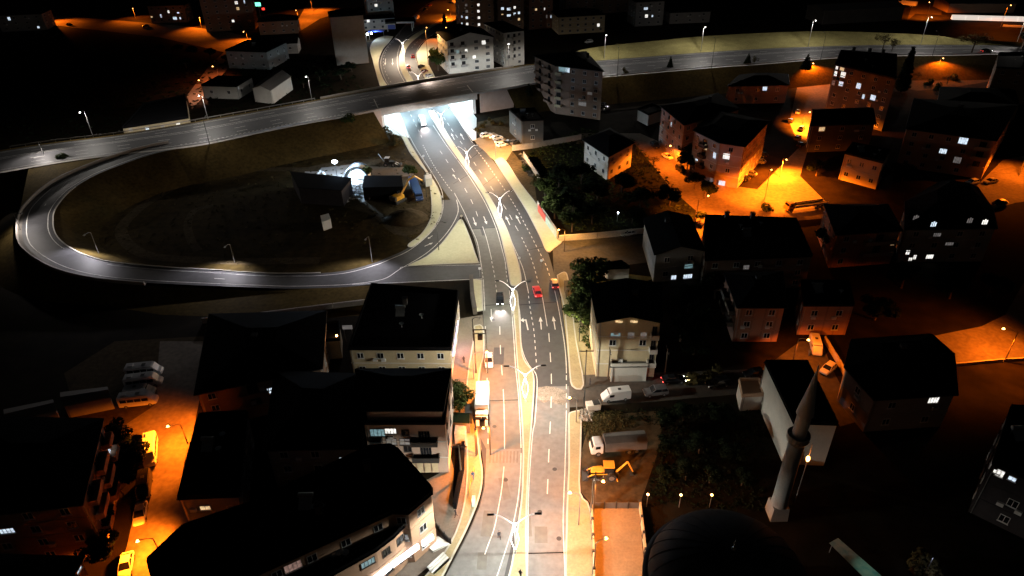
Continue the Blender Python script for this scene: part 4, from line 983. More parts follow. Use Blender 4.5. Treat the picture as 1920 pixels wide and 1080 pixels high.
for x, y in ((-7, -4), (7, -4), (-7, 4), (7, 4)): MB().box((x, y, 2.4), (.4, .4, 4.8)).build('pillar', 'plaster_white', t)
t = thing('roadside_wall', 'bluish low wall below the station canopy beside the curved road', 'wall', P(722, 55)); MB().box((0, 0, 1.2), (12, .3, 2.4)).build('panel', 'awning_blue', t)

# ---- mosque: dome and minaret
dc = P(1362, 1085, 9)
t = thing('mosque', 'mosque with a large dark dome, bottom right of the road', 'mosque', (dc.x, dc.y, 0))
MB().lathe([(9.0, 0), (9.0, 8.6)], 8).build('wall', 'plaster_grey', t)
o = MB().lathe([(10.2, 8.0), (10.2, 9.0), (9.6, 9.0)] + [(9.6 * math.cos(a_), 9.0 + 5.6 * math.sin(a_)) for a_ in [R(x) for x in range(0, 91, 6)]], 48).build('dome', 'lead', t, smooth=True)
for k in range(28):
    a_ = 2 * math.pi * k / 28; MB().path([(9.62 * math.cos(b_) * math.cos(a_), 9.62 * math.cos(b_) * math.sin(a_), 9.0 + 5.62 * math.sin(b_)) for b_ in [R(x) for x in range(0, 86, 8)]], .045, 4).build('seam', 'lead', t)
MB().lathe([(.25, 14.5), (.3, 14.9), (.08, 15.2), (.18, 15.5), (.03, 16.6), (0, 16.7)], 8).build('finial', 'metal', t)
mb_ = P(1455, 965)
t = thing('minaret', 'slender white minaret with one balcony and pointed cone roof, leaning right in the photo', 'minaret', mb_)
MB().box((0, 0, 1.3), (2.6, 2.6, 2.6), 0, .9).build('base', 'plaster_grey', t)
MB().lathe([(1.25, 2.6), (1.15, 4.0), (1.08, 15.0)], 16).build('shaft', 'plaster_grey', t, smooth=True)
MB().lathe([(1.08, 15.0), (1.3, 15.4), (1.55, 15.9), (1.55, 16.8), (1.44, 16.8), (1.44, 16.0), (.9, 16.0)], 20).build('balcony', 'concrete', t)
MB().lathe([(.98, 16.0), (.95, 20.3), (1.1, 20.5)], 16).build('upper_shaft', 'plaster_white', t, smooth=True)
MB().lathe([(1.16, 20.5), (.02, 28.5)], 16).build('cone_roof', 'plaster_white', t, smooth=True)
MB().lathe([(.06, 28.3), (.15, 28.6), (.04, 28.9), (0, 29.4)], 6).build('finial', 'metal', t)
pm = P(1515, 862, 7.0) - mb_ if False else None
p = P(1515, 860, 9.5)
t2 = thing('orange_lamp', 'glowing orange lamp on a thin pole beside the minaret shaft', 'lamp', (p.x, p.y, 0))
MB().tube((0, 0, 0), (0, 0, 12.5), .07).build('pole', 'metal', t2); MB().ball((0, 0, 9.5), (.28, .28, .55)).build('lamp_head', 'e_sodium', t2); point(t2, (-.3, -.8, 9.6), 260, (1, .25, .04), .2)

# ============================================================ LAMPS AND POLES
def y_lamp(base, label, ang=0., power=2600, col=NEUT, h=6.2, z=0.16):
    b = P(*base, z)
    t = thing('median_lamp', label, 'street lamp', b, ang, 'white Y shaped lamps along the median of the main road')
    MB().tube((0, 0, 0), (0, 0, .5), .22, .16).tube((0, 0, .5), (0, 0, h), .12, .09).build('pole', 'pole_white', t)
    for s in (-1, 1):
        pts = []
        for k in range(9):
            u = k / 8; pts.append((s * (.12 + .42 * math.sin(math.pi * u) ** 1.5), -.02, .9 + 4.6 * u))
        MB().path(pts, .042, 5).build('light_strip', 'e_strip', t)
        arm = []
        for k in range(8):
            u = k / 7; arm.append((s * 2.9 * u ** .85, 0, h + 2.2 * math.sin(u * math.pi / 2) ** .9 if u else h))
        MB().path(arm, .07, 6).build('arm', 'e_arm', t)
        o = MB().box((0, 0, 0), (.95, .3, .12)).build('lamp_head', 'metal_dark', t); o.location = (s * 3.25, 0, h + 2.22)
        l = MB().box((0, 0, -.07), (.6, .2, .03)).build('lens', 'e_white', o)
        d = bpy.data.lights.new('bulb', 'SPOT'); d.energy = power * .42; d.color = col; d.spot_size = R(173); d.spot_blend = .25; d.shadow_soft_size = .25
        batwing(d, 4.2); lo = link('bulb', d, t, (s * 3.3, 0, h + 2.05)); lo.rotation_euler = (0, R(-9 * s), 0)
    MB().ball((0, 0, h + .05), .24).build('glow_ball', 'e_white', t)
    point(t, (0, 0, h - .45), power * .025, (1, .9, .85), .3)
    return t
EM('e_arm', (1, .9, .84), .9)
y_lamp((966, 1037), 'white Y shaped median lamp nearest the bottom of the photo', 0, 12500, (1, .97, .84))
y_lamp((985, 753), 'white Y shaped median lamp where the two carriageways meet, second from the bottom', 0, 10500, (1, .96, .80))
y_lamp((962, 588), 'white Y shaped median lamp beside the red cars, third from the bottom', R(-4), 5400, (1, .97, .84))
y_lamp((938, 412), 'white Y shaped median lamp level with the traffic island', R(8), 9500, NEUT)
y_lamp((877, 321), 'white Y shaped median lamp just in front of the bridge', R(12), 9500, (1, .95, .84))
y_lamp((829, 247), 'white Y shaped median lamp right at the glaring bridge edge', R(15), 10500, (.9, .95, 1))
y_lamp((787, 178), 'white Y shaped median lamp just behind the bridge deck', R(10), 19000, (1, .80, .66), 7.6)
y_lamp((757, 106), 'white Y shaped median lamp in the curve beyond the bridge', R(-10), 21000, (1, .80, .6))

PK = 1.0
def lamp(base, top, label, power=2500, col=SOD, arm=1.6, aim=-90, pole='metal', z=0., head='e_sodium', group=None, size=168, wood=False, name='street_lamp', bl=.4, lim=4.5, hk=.16, tilt=12):
    b = P(*base, z)
    lo, hi = 1.5, 30
    for _ in range(30):
        mid = (lo + hi) / 2
        if pix(b + Vector((0, 0, mid)))[1] > top[1]: lo = mid
        else: hi = mid
    h = max(lo, 3.)
    t = thing(name, label, 'street lamp', b, 0, group)
    MB().tube((0, 0, 0), (0, 0, h - .4), .13 if wood else .1, .07).build('pole', 'wood_pole' if wood else pole, t)
    a = R(aim); d = Vector((math.cos(a), math.sin(a), 0))
    MB().path([(0, 0, h - .5), tuple(d * arm * .4 + Vector((0, 0, h - .1))), tuple(d * arm + Vector((0, 0, h)))], .05, 6).build('arm', pole, t)
    o = MB().box((0, 0, 0), (.75, .28, .14)).build('lamp_head', 'metal', t); o.location = d * (arm + .3) + Vector((0, 0, h)); o.rotation_euler = (0, 0, a)
    MB().ball((0, 0, -.08), (.36, hk * 1.5, .18)).build('lens', head, o)
    if power:
        s = spot(t, tuple(d * (arm + .3) + Vector((0, 0, h - .3))), power * PK * .5, col, size, .22, blend=bl); batwing(s.data, lim); s.rotation_euler = (R(tilt) * d.y, -R(tilt) * d.x, 0) if False else (-R(tilt) * -d.y, R(tilt) * -d.x, 0)
    return t
HG = 'tall lamps along the highway'
for bs, tp, lb, pw, zz in (((175, 257), (157, 206), 'slim highway lamp, leftmost on the far side of the highway', 2600, 6.5),
        ((390, 223), (378, 175), 'slim highway lamp on the far side, in front of the long warehouse', 3200, 7.5),
        ((585, 188), (577, 140), 'slim highway lamp on the far side, midway between warehouse and bridge', 3000, 7.5),
        ((954, 126), (953, 80), 'slim highway lamp on the far side, in front of the stepped balcony house', 3200, 7.5),
        ((1133, 112), (1137, 63), 'slim highway lamp at the left end of the lit grass bank', 3000, 7.5),
        ((1314, 97), (1319, 48), 'slim highway lamp in the middle of the lit grass bank', 3600, 7.5),
        ((1515, 88), (1526, 36), 'slim highway lamp on the lit grass bank above the small conifer', 3200, 7.5),
        ((1726, 84), (1741, 30), 'slim highway lamp on the lit grass bank by the bare trees, right', 2600, 7.5),
        ((1905, 84), (1921, 34), 'slim highway lamp at the right edge of the photo', 2600, 7.5)):
    lamp(bs, tp, lb, pw * (3.6 if bs[0] > 900 else 3.1), (1, .93, .84), 2.2, -90, 'metal', zz, 'e_white', HG, 176, tilt=8, bl=.2, lim=3.5)
HN = 'tall lamps on the near side of the highway'
for bs, tp, lb in (((393, 270), (385, 222), 'dark slim highway lamp on the near side at the left, where the ramp joins'),
        ((1157, 147), (1159, 90), 'dark slim highway lamp on the near side, right of the brown apartment house'),
        ((1334, 128), (1339, 72), 'dark slim highway lamp on the near side, below the grass bank middle'),
        ((1537, 118), (1546, 62), 'dark slim highway lamp on the near side, left of the black terraced house'),
        ((1748, 105), (1755, 60), 'dark slim highway lamp on the near side by the orange lit shrubs')):
    lamp(bs, tp, lb, 2500, (1, .90, .82), 2.0, 90, 'metal_dark', 7.5, 'metal', HN, 160, tilt=25)
RG = 'slim lamps, some added, on the inner side of the loop ramp'
for bs, tp, lb in (((188, 482), (172, 433), 'slim ramp lamp at the sharp left bend of the loop'), ((440, 492), (432, 455), 'slim ramp lamp above the white arrow on the loop'), ((698, 491), (693, 441), 'slim ramp lamp on the right part of the loop near the traffic island')):
    lamp(bs, tp, lb, 13000, (.98, .93, 1), 1.8, -100, 'metal', .2, 'metal', RG, 140, tilt=36, bl=.7, lim=2.5)
lamp((92, 315), (84, 268), 'slim ramp lamp on the outer left side of the loop', 6500, (1, .9, .82), 1.8, -60, 'metal_dark', 3, 'metal', RG, 160, tilt=15)
lamp((45, 445), (34, 400), 'slim ramp lamp outside the leftmost point of the loop', 4500, (1, .9, .82), 1.8, 0, 'metal_dark', 3, 'metal', RG, 160, tilt=20)
lamp((800, 370), (798, 322), 'slim added lamp on the pavement where the loop leaves the main road', 2400, (1, .93, .7), 1.8, -20, 'metal_dark', 0, 'metal', RG, 160, tilt=15)  # added lamp with no visible source, lights the ramp exit
lamp((823, 470), (820, 415), 'slim added lamp beside the traffic island at the ramp bend', 3640, (1, .95, .78), 1.8, -10, 'metal_dark', 0, 'metal', RG, 160, tilt=15)  # added to brighten the ramp bend, no lamp is visible here

# sodium lamps
SG = 'orange sodium street lamps'
SK = 3.7
def sl(base, top, label, power=2600, aim=-90, arm=1.4, wood=False, col=SOD, size=152, z=0., tilt=12, pole='metal'):
    return lamp(base, top, label, power * SK, col, arm, aim, pole, z, 'e_sodium', SG, size, wood, tilt=tilt)
sl((254, 34), (247, 15), 'orange street lamp on the upper left road, left of the white lit window cluster', 7500, -60)
sl((378, 52), (372, 32), 'reddish orange street lamp on the upper left road, below the dark block', 9000, -60)
sl((465, 77), (457, 58), 'orange street lamp at the right end of the upper left road', 7000, -120)
sl((100, 42), (96, 22), 'orange street lamp at the far left end of the upper left road', 9000, -45)
sl((388, 180), (352, 165) if False else (386, 150), 'pinkish orange lamp at the foot of the upper left side road', 3500, 180, col=(1, .38, .2))
sl((412, 150), (410, 124), 'orange lamp halfway down the upper left side road', 3600, 180, col=(1, .2, .05))
sl((586, 22), (585, -5), 'orange street lamp at the top edge left of the tall blank tower', 14000, -90)
sl((560, 40), (556, 18), 'orange lamp beside the green lit sign at the top edge', 5000, -90)
sl((846, 33), (838, 18), 'orange street lamp on the top road where it leaves the photo', 9000, 180)
sl((880, 8), (878, -16), 'orange street lamp above the top edge beside the dark tower', 9000, 200)
sl((803, 122), (798, 50), 'tall orange lamp pole beside the parked cars beyond the bridge', 6048, -60, wood=True, col=SODW)
sl((838, 72), (836, 50), 'orange lamp hidden behind the cypress beyond the bridge', 3500, -90)
sl((930, 300), (928, 257), 'orange street lamp on the small car lot right of the underpass', 11066, 180, col=SODW, size=178)
sl((1058, 472), (1055, 428), 'orange street lamp at the corner of the banner wall', 3420, 200, wood=True, col=(1, .45, .1), size=178)
sl((1262, 312), (1258, 272), 'orange street lamp between the parked cars on the sloping orange street', 9240, 190)
sl((1304, 418), (1328, 372), 'orange street lamp on the bright orange square, tallest pole with raised head', 17850, 30, arm=3.0, wood=True)
sl((1434, 372), (1438, 322), 'orange street lamp in the centre of the bright orange square', 19125, 60)
sl((1512, 150), (1518, 117), 'orange street lamp at the top of the narrow orange street', 10400, -60)
sl((1462, 332), (1465, 295), 'orange street lamp at the lower end of the narrow orange street', 44352, -80)
sl((1503, 240), (1506, 210), 'orange street lamp halfway along the narrow orange street', 47250, 0)
sl((1754, 142), (1763, 107), 'orange street lamp among lit shrubs right of the tall cypress', 7000, -90)
sl((1876, 50), (1890, 8), 'bright orange lamp above the long white roof in the top right corner', 9000, -90, arm=2)
sl((1738, 32), (1740, 5), 'orange lamp on the yard at the top right edge', 16000, 90)
sl((1910, 330), (1925, 280), 'orange street lamp at the right edge beside the orange brown apartment house', 9000, -120)
sl((1486, 680), (1494, 632), 'orange street lamp above the white van near the mosque annex', 2288, -30, wood=True)
sl((1883, 678), (1902, 620), 'leaning pole lamp on the wide orange street at the right edge', 8592, 160, arm=2.2, wood=True)
sl((352, 832), (339, 793), 'orange lamp pole on the left street beside the narrow black roofed house', 8500, 200, arm=1.6, wood=True)
sl((299, 1036), (288, 1006), 'orange lamp pole on the left street near the bottom edge', 6500, 200, arm=1.6, wood=True)
sl((1108, 962), (1106, 897), 'orange lamp on the pole at the corner of the walled court', 2950, -20, arm=1.2, wood=True, col=(1, .27, .03))
sl((1113, 1075), (1111, 1015), 'orange lamp on the court wall at the bottom edge', 1334, 20, arm=1.2, col=(1, .27, .03))
sl((1085, 985), (1084, 925), 'orange lamp on the right pavement at the bottom', 298, 170, arm=1.2, col=(1, .26, .03))
sl((893, 856), (893, 800), 'orange lamp on the double crossarm pole left of the carriageway', 7160, -10, arm=1.2, wood=True, col=(1, .26, .03))
sl((889, 712), (889, 660), 'added orange lamp on the left pavement between white car and white truck', 5374, 0, arm=2.4, col=(1, .26, .03))  # added light source for the orange left pavement and lanes
sl((1080, 792), (1079, 745), 'warm lamp at the corner of the lower side road', 375, 180, arm=1.0, col=(1, .8, .5))
lamp((1086, 640), (1085, 590), 'slim added warm lamp on the right verge in front of the dark tree', 3890, (1, .88, .5), 1.2, 180, 'metal_dark', 0, 'metal', 'added warm lamps on the right verge', 150)  # lamp put in to brighten the right verge
lamp((1157, 415), (1156, 397), 'small white garden lamp in the black grove', 60, (.8, .9, 1), .4, -90, 'metal', 0, 'e_cool', None, 150)
lamp((888, 640), (888, 595), 'slim added yellowish lamp on the left verge below the loop junction', 2496, (1, .92, .55), 1.2, 0, 'metal_dark', 0, 'metal', 'added warm lamps on the left verge', 150)  # extra lamp put in to light the left verge
for i, px in enumerate(((1212, 950), (1273, 951), (1330, 951))):
    b = P(*px, 0); t = thing('garden_lamp', ('glowing garden lamp nearest the court, first of three in a row', 'glowing garden lamp, middle one of three above the dome', 'glowing garden lamp, rightmost of three above the dome')[i], 'garden lamp', b, 0, 'three garden lamps above the mosque dome')
    MB().tube((0, 0, 0), (0, 0, 2.6), .06).build('pole', 'metal', t); MB().ball((0, 0, 2.75), (.2, .2, .15)).build('lamp_globe', 'e_sodium', t); point(t, (0, 0, 3.0), 60, (1, .6, .3), .2)
# court flood and construction flood
b = P(1300, 1075); 
b = P(633, 338, 0); t = thing('site_floodlight', 'blinding white floodlight mast on the construction site inside the loop', 'floodlight', b)
MB().tube((0, 0, 0), (0, 0, 5.6), .09).build('pole', 'metal', t); MB().ball((0, 0, 6.1), (.9, .6, .55)).build('lamp_head', 'e_cool', t)
spot(t, (0, -.8, 5.6), 2600, (.72, .85, 1), 150, .4, tilt if False else None) if False else None
s = spot(t, (.6, -.7, 5.1), 26000, (.5, .72, 1), 140, .3, (9, -7, 0)); 
s = spot(t, (.6, 0, 5.1), 22000, (.5, .72, 1), 120, .3, (12, 3, 0)); point(t, (0, .6, 5.1), 6500, (.55, .75, 1), .4)
b = P(1752, 1040, 5); t = thing('yard_lamp', 'cool white yard lamp shining on bushes in the bottom right corner', 'lamp', (b.x, b.y, 0))
MB().tube((0, 0, 0), (0, 0, 4.6), .06).build('pole', 'metal', t); MB().box((0, 0, 4.7), (.5, .3, .15)).build('lamp_head', 'metal_dark', t); spot(t, (0, -.2, 4.5), 130, (.7, .75, 1), 100, .2)

def util_pole(base, top, label, arms=2, ang=0., tr=False):
    b = P(*base); lo, hi = 3, 30
    for _ in range(30):
        mid = (lo + hi) / 2
        if pix(b + Vector((0, 0, mid)))[1] > top[1]: lo = mid
        else: hi = mid
    h = lo; t = thing('utility_pole', label, 'utility pole', b, ang, 'utility poles along the main road')
    MB().tube((0, 0, 0), (0, 0, h), .16, .1).build('pole', 'wood_pole', t)
    for k in range(arms):
        off = 1.0 if tr else 0
        o = MB().box((off, 0, h - .3 - .9 * k), (2.6, .12, .14)).build('crossarm', 'metal_dark', t)
        for q_ in (-1.1, 0, 1.1): MB().tube((off + q_, 0, h - .23 - .9 * k), (off + q_, 0, h + .1 - .9 * k), .06, .04, 6).build('insulator', 'trim', o)
    if tr:
        MB().box((1.1, .15, h - 2.0), (.9, .7, 1.1)).build('transformer', 'metal_dark', t); MB().tube((2.2, 0, 0), (2.2, 0, h - .2), .12, .09).build('second_pole', 'wood_pole', t)
    return t
util_pole((893, 700), (895, 616), 'twin utility pole with transformer on the left pavement above the parked white car', 2, 0, True)
util_pole((895, 853), (894, 776), 'twin utility pole with transformer in front of the white truck', 2, 0, True)
util_pole((1096, 728), (1095, 656), 'single utility pole with one crossarm on the right verge below the cream house', 1)
util_pole((1112, 964), (1109, 885), 'utility pole with crossarms beside the yellow backhoe loader', 2)
util_pole((1140, 712), (1141, 655), 'thin utility pole at the left corner of the shop annex', 1, R(90))
util_pole((1246, 702), (1243, 655), 'thin dark utility pole right of the cream apartment house', 1, R(90))
util_pole((865, 892), (864, 835), 'thin dark utility pole beside the forecourt parapet', 1)

# ============================================================ VEHICLES
def loft(secs):
    m = MB(); n = 10; vs = []
    for x, zl, zt, hw in secs:
        o = [(.80, zl), (.97, zl + .10), (1, zl + .3 * (zt - zl)), (.985, zt - .16 * (zt - zl)), (.86, zt)]
        ring = [(x, hw * a, z_) for a, z_ in o] + [(x, -hw * a, z_) for a, z_ in reversed(o)]
        vs += ring
    fs = []
    for i in range(len(secs) - 1):
        for k in range(n):
            j = (k + 1) % n; fs.append((i * n + k, i * n + j, (i + 1) * n + j, (i + 1) * n + k))
    fs += [tuple(range(n)), tuple(range((len(secs) - 1) * n + n - 1, (len(secs) - 1) * n - 1, -1))]
    m.add(vs, fs); return m
for nm, c, r in (('car_white', (.62, .62, .62), .3), ('car_paint', (.3, .3, .3), .3), ('car_red', (.5, .015, .02), .3), ('car_darkred', (.13, .015, .015), .3), ('car_black', (.015, .015, .017), .25), ('car_grey', (.12, .12, .13), .3), ('car_silver', (.35, .35, .36), .3), ('car_blue', (.03, .07, .2), .3), ('car_yellow', (.6, .35, .03), .4), ('car_pink', (.45, .2, .2), .4)): M(nm, c, r)
WHEEL = MB().tube((0, -.11, 0), (0, .11, 0), .32, .32, 14).mesh('wheel', 'tyre')
RIM = MB().tube((0, -.115, 0), (0, .115, 0), .19, .19, 8).mesh('rim', 'rim')
def car_proto(name, secs, glass, roof, wb, hw, wr=1., extra=None):
    t = thing(name, '', 'car')
    loft(secs).build('body', 'car_paint', t, smooth=False)
    # glass house: side profile list (x,z), bottom half width, top half width
    if glass:
        pr, b0, b1, zt = glass
        z0 = min(z for x, z in pr); z1 = max(z for x, z in pr)
        vs = []
        for s_ in (-1, 1):
            for x, z_ in pr: vs.append((x, s_ * (b0 + (b1 - b0) * (z_ - z0) / (z1 - z0)), z_))
        n = len(pr); fs = [tuple(range(n)), tuple(range(2 * n - 1, n - 1, -1))] + [(i, (i + 1) % n, n + (i + 1) % n, n + i) for i in range(n)]
        MB().add(vs, fs).build('windows', 'glass', t)
    if roof:
        x0, x1, zz, rw = roof
        MB().box(((x0 + x1) / 2, 0, zz), (x1 - x0, rw * 2, .07), 0, .94).build('roof', 'car_paint', t)
        m = MB()
        if glass:
            for s_ in (-1, 1):
                m.tube((glass[0][0][0], s_ * glass[1], glass[0][0][1]), (x0 + .05, s_ * rw, zz), .045, .045, 4)
                m.tube((glass[0][-1][0], s_ * glass[1], glass[0][-1][1]), (x1 - .05, s_ * rw, zz), .045, .045, 4)
                m.tube(((x0 + x1) / 2 - .1, s_ * (glass[1] + .005), glass[0][0][1]), ((x0 + x1) / 2 - .1, s_ * rw, zz), .04, .04, 4)
            m.build('pillars' if False else 'pillar_frame', 'car_paint', t)
    for sx in (-1, 1):
        for sy in (-1, 1):
            wx = wb[0] if sx < 0 else wb[1]
            o = link('wheel', WHEEL, t, (wx, sy * (hw - .1), .32 * wr)); o.scale = (wr, 1, wr); link('rim', RIM, o)
    xf, xr = secs[-1][0], secs[0][0]; zl = (secs[-1][1] + secs[-1][2]) / 2 + .05
    for s_ in (-1, 1):
        MB().box((xf - .05, s_ * hw * .68, zl + .02), (.16, .32, .14)).build('headlight', 'frame_white', t)
        MB().box((xr + .03, s_ * hw * .72, (secs[0][1] + secs[0][2]) / 2 + .08), (.12, .28, .16)).build('taillight', 'car_darkred', t)
    if extra: extra(t)
    kids = list(t.children); PROTO_CH[t.name] = kids
    for k in kids: PROTO_CH[k.name] = list(k.children)
    return t
sedan = car_proto('parked_car', [(-2.2, .38, .78, .70), (-2.1, .26, .95, .82), (-1.2, .2, .98, .87), (.6, .2, .95, .88), (1.55, .2, .86, .86), (2.05, .26, .74, .80), (2.2, .36, .62, .68)], ([(-1.85, .94), (-1.2, 1.38), (.2, 1.42), (1.05, .92)], .80, .62, 0), (-1.2, .22, 1.42, .64), (-1.32, 1.35), .88)
hatch = car_proto('parked_car', [(-1.95, .38, .9, .74), (-1.88, .26, 1.0, .82), (-1.0, .2, 1.0, .86), (.6, .2, .97, .86), (1.4, .2, .9, .84), (1.85, .26, .78, .80), (2.0, .36, .62, .68)], ([(-1.85, .98), (-1.5, 1.42), (.15, 1.48), (.95, .96)], .80, .64, 0), (-1.5, .2, 1.48, .66), (-1.2, 1.25), .86)
suv = car_proto('parked_car', [(-2.2, .45, 1.0, .8), (-2.15, .32, 1.15, .88), (-1.0, .28, 1.15, .92), (.8, .28, 1.1, .92), (1.7, .28, 1.02, .9), (2.15, .34, .9, .84), (2.25, .45, .75, .74)], ([(-2.1, 1.12), (-1.85, 1.62), (.3, 1.68), (1.05, 1.08)], .85, .72, 0), (-1.85, .35, 1.68, .74), (-1.35, 1.4), .92, 1.1)
def van_x(t):
    MB().add([(1.42, -.8, 2.06), (1.42, .8, 2.06), (2.12, .84, 1.32), (2.12, -.84, 1.32)], [(0, 1, 2, 3)]).build('windscreen', 'glass', t)
    for s_ in (-1, 1): MB().box((1.0, s_ * .955, 1.55), (.9, .03, .55)).build('side_window', 'glass', t)
    MB().box((-.6, 0, 2.27), (.55, .5, .08)).build('roof_hatch', 'metal_dark', t)
VS = [(-2.65, .4, 2.05, .88), (-2.55, .3, 2.2, .95), (1.0, .26, 2.25, .97), (1.36, .26, 2.12, .96), (2.15, .28, 1.3, .93), (2.55, .34, 1.05, .88), (2.65, .45, .85, .76)]
van = car_proto('parked_van', VS, None, None, (-1.6, 1.6), .95, 1.05, van_x)
def mini_x(t):
    MB().add([(2.02, -.85, 2.36), (2.02, .85, 2.36), (2.62, .9, 1.45), (2.62, -.9, 1.45)], [(0, 1, 2, 3)]).build('windscreen', 'glass', t)
    for s_ in (-1, 1):
        for k in range(4): MB().box((1.5 - k * 1.25, s_ * 1.005, 1.72), (1.12, .03, .66)).build('side_window', 'glass', t)
    MB().box((-3.24, 0, 1.75), (.05, 1.5, .6)).build('rear_window', 'glass', t)
    MB().box((.2, 0, 2.63), (.7, .6, .07)).build('roof_hatch', 'metal_dark', t); MB().box((-2.2, 0, 2.64), (.9, .8, .14)).build('air_conditioner', 'frame_white', t)
MS = [(-3.3, .4, 2.4, .92), (-3.2, .3, 2.55, 1.0), (1.6, .28, 2.6, 1.02), (1.98, .28, 2.42, 1.0), (2.65, .3, 1.42, .98), (3.1, .36, 1.12, .92), (3.25, .45, .9, .8)]
minibus = car_proto('parked_minibus', MS, None, None, (-2.1, 2.1), 1.0, 1.1, mini_x)
PROTOS = {'sedan': sedan, 'hatch': hatch, 'suv': suv, 'van': van, 'minibus': minibus}
used = set()
def put(kind, rear, front, paint, label, z=.035, lights=False, cat=None, group=None, brake=False):
    a, b = P(*rear, z), P(*front, z); d = b - a; mid = (a + b) / 2
    pr = PROTOS[kind]
    c = dup(pr, (mid.x, mid.y, z), math.atan2(d.y, d.x), label, group, None, paint)
    c['category'] = cat or {'van': 'van', 'minibus': 'minibus'}.get(kind, 'car')
    if lights: c.name = 'moving_car' if kind != 'van' else 'moving_van'
    ch = [x for x in C.objects if x.parent == c] if (lights or brake) else []
    for x in ch:
        if lights and x.name.startswith('headlight'): x.material_slots[0].link = 'OBJECT'; x.material_slots[0].material = MATS['e_head']
        if (lights or brake) and x.name.startswith('taillight'): x.material_slots[0].link = 'OBJECT'; x.material_slots[0].material = MATS['e_red']
    if lights:
        xf = 2.3 if kind != 'minibus' else 3.3
        for s_ in (-.6, .6): spot(c, (xf, s_, .75), 4200, (1, .86, .84), 58, .1, (xf + 9, s_, 0), .9)
    if brake or lights:
        for s_ in (-.6, .6):
            point(c, (-2.6, s_, .75), 6, (1, .03, .02), .1)
    return c
CP = 'parked cars of the town'
put('hatch', (916, 667), (917, 694), 'car_white', 'white hatchback with dark glass roof parked at the left edge of the carriageway', z=.04)
put('hatch', (937, 553), (938, 577), 'car_black', 'dark car with blazing headlights driving towards the viewer', lights=True)
put('sedan', (1010, 560), (1004, 540), 'car_red', 'bright red car in the middle lane of the right carriageway', brake=True)
put('hatch', (1042, 545), (1037, 526), 'car_darkred', 'dark red car with glowing tail lights beside the right verge', brake=True)
put('minibus', (787, 221), (798, 244), 'car_white', 'white minibus with headlights coming out of the bright underpass', lights=True)
put('sedan', (774, 114), (775, 101), 'car_darkred', 'red and white car in the curve beyond the bridge, upper one', brake=True)
put('sedan', (767, 135), (765, 120), 'car_pink', 'pinkish car with brake lights beside the median beyond the bridge', brake=True)
put('hatch', (786, 129), (795, 125), 'car_black', 'dark car parked beyond the bridge, uppermost of three')
put('hatch', (791, 138), (802, 133), 'car_darkred', 'red car parked beyond the bridge, middle of three')
put('hatch', (799, 146), (810, 142), 'car_silver', 'pale car parked beyond the bridge, half behind the deck')
put('van', (791, 30), (771, 42), 'car_white', 'white van with red tail lights on the road past the station canopy', brake=True)
put('sedan', (804, 16), (790, 23), 'car_black', 'dark parked car on the left side of the top road')
put('sedan', (812, 9), (798, 14), 'car_darkred', 'reddish parked car farther up the top road')
put('van', (858, 3), (846, 8), 'car_white', 'white orange lit van at the top edge beside the dark tower')
put('suv', (903, 259), (921, 255), 'car_white', 'white jeep standing apart on the orange lot right of the underpass')
for k, (r_, f_, p_, l_) in enumerate((((924, 263), (941, 259), 'car_white', 'white car, uppermost of the three pale cars in a row on the orange lot'), ((928, 269), (945, 265), 'car_silver', 'silver car, middle of the three pale cars on the orange lot'), ((933, 276), (950, 272), 'car_white', 'white car, lowest of the three pale cars on the orange lot'), ((947, 273), (960, 267), 'car_black', 'black car parked behind the pale row on the orange lot'), ((958, 272), (970, 266), 'car_grey', 'grey car at the right end of the orange lot'))): put('hatch', r_, f_, p_, l_, group='cars on the lot right of the underpass')
put('minibus', (287, 828), (283, 880), 'car_white', 'white van on the left orange street, its roof brightly orange lit')
put('van', (276, 897), (271, 939), 'car_black', 'black van in shade below the white van on the left street')
put('sedan', (268, 949), (262, 986), 'car_white', 'white car parked on the left orange street below the black van')
put('sedan', (242, 1046), (235, 1084), 'car_white', 'white car cut by the bottom edge on the left orange street')
for k, (r_, f_, kd, l_) in enumerate((((244, 726), (302, 719), 'minibus', 'white minibus parked in the row of four, second from the top'), ((240, 744), (290, 738), 'van', 'short white van squeezed third in the row of four'), ((232, 761), (294, 754), 'minibus', 'white minibus parked in the row of four, nearest to the viewer'))): put(kd, r_, f_, 'car_white', l_, group='row of four white minibuses in the left yard')
put('van', (1174, 745), (1134, 750), 'car_white', 'white panel van parked on the lower side road')
put('sedan', (1242, 717), (1282, 714), 'car_black', 'black car with red tail light and headlights driving along the lower side road', lights=True)
put('suv', (1365, 719), (1325, 727), 'car_black', 'black car parked under the lit bush on the lower side road')
put('hatch', (1428, 702), (1396, 706), 'car_black', 'black car by the white mosque annex wall')
put('suv', (1220, 270), (1237, 282), 'car_black', 'dark car, uppermost on the sloping orange street')
put('sedan', (1241, 291), (1262, 302), 'car_white', 'yellowish white car below the lamp on the sloping orange street')
put('suv', (1265, 312), (1287, 329), 'car_black', 'black car with glowing roof on the sloping orange street')
put('sedan', (1406, 340), (1378, 333), 'car_black', 'black car parked right of the orange corner apartment house')
put('sedan', (1418, 331), (1392, 325), 'car_grey', 'dark car parked behind the black car beside the corner house')
put('sedan', (1440, 296), (1412, 289), 'car_black', 'dark car with glinting windows above the orange square, upper one')
put('sedan', (1436, 308), (1408, 302), 'car_grey', 'dark car with glinting windows above the orange square, lower one')
put('sedan', (1529, 151), (1554, 149), 'car_white', 'orange lit car parked at the top of the narrow street')
put('hatch', (1478, 236), (1487, 222), 'car_black', 'black car in the narrow orange street, next to the white one')
put('hatch', (1498, 248), (1508, 238), 'car_silver', 'silver roofed car on the right side of the narrow street')
put('sedan', (1488, 267), (1502, 255), 'car_grey', 'grey car lower down on the right side of the narrow street')
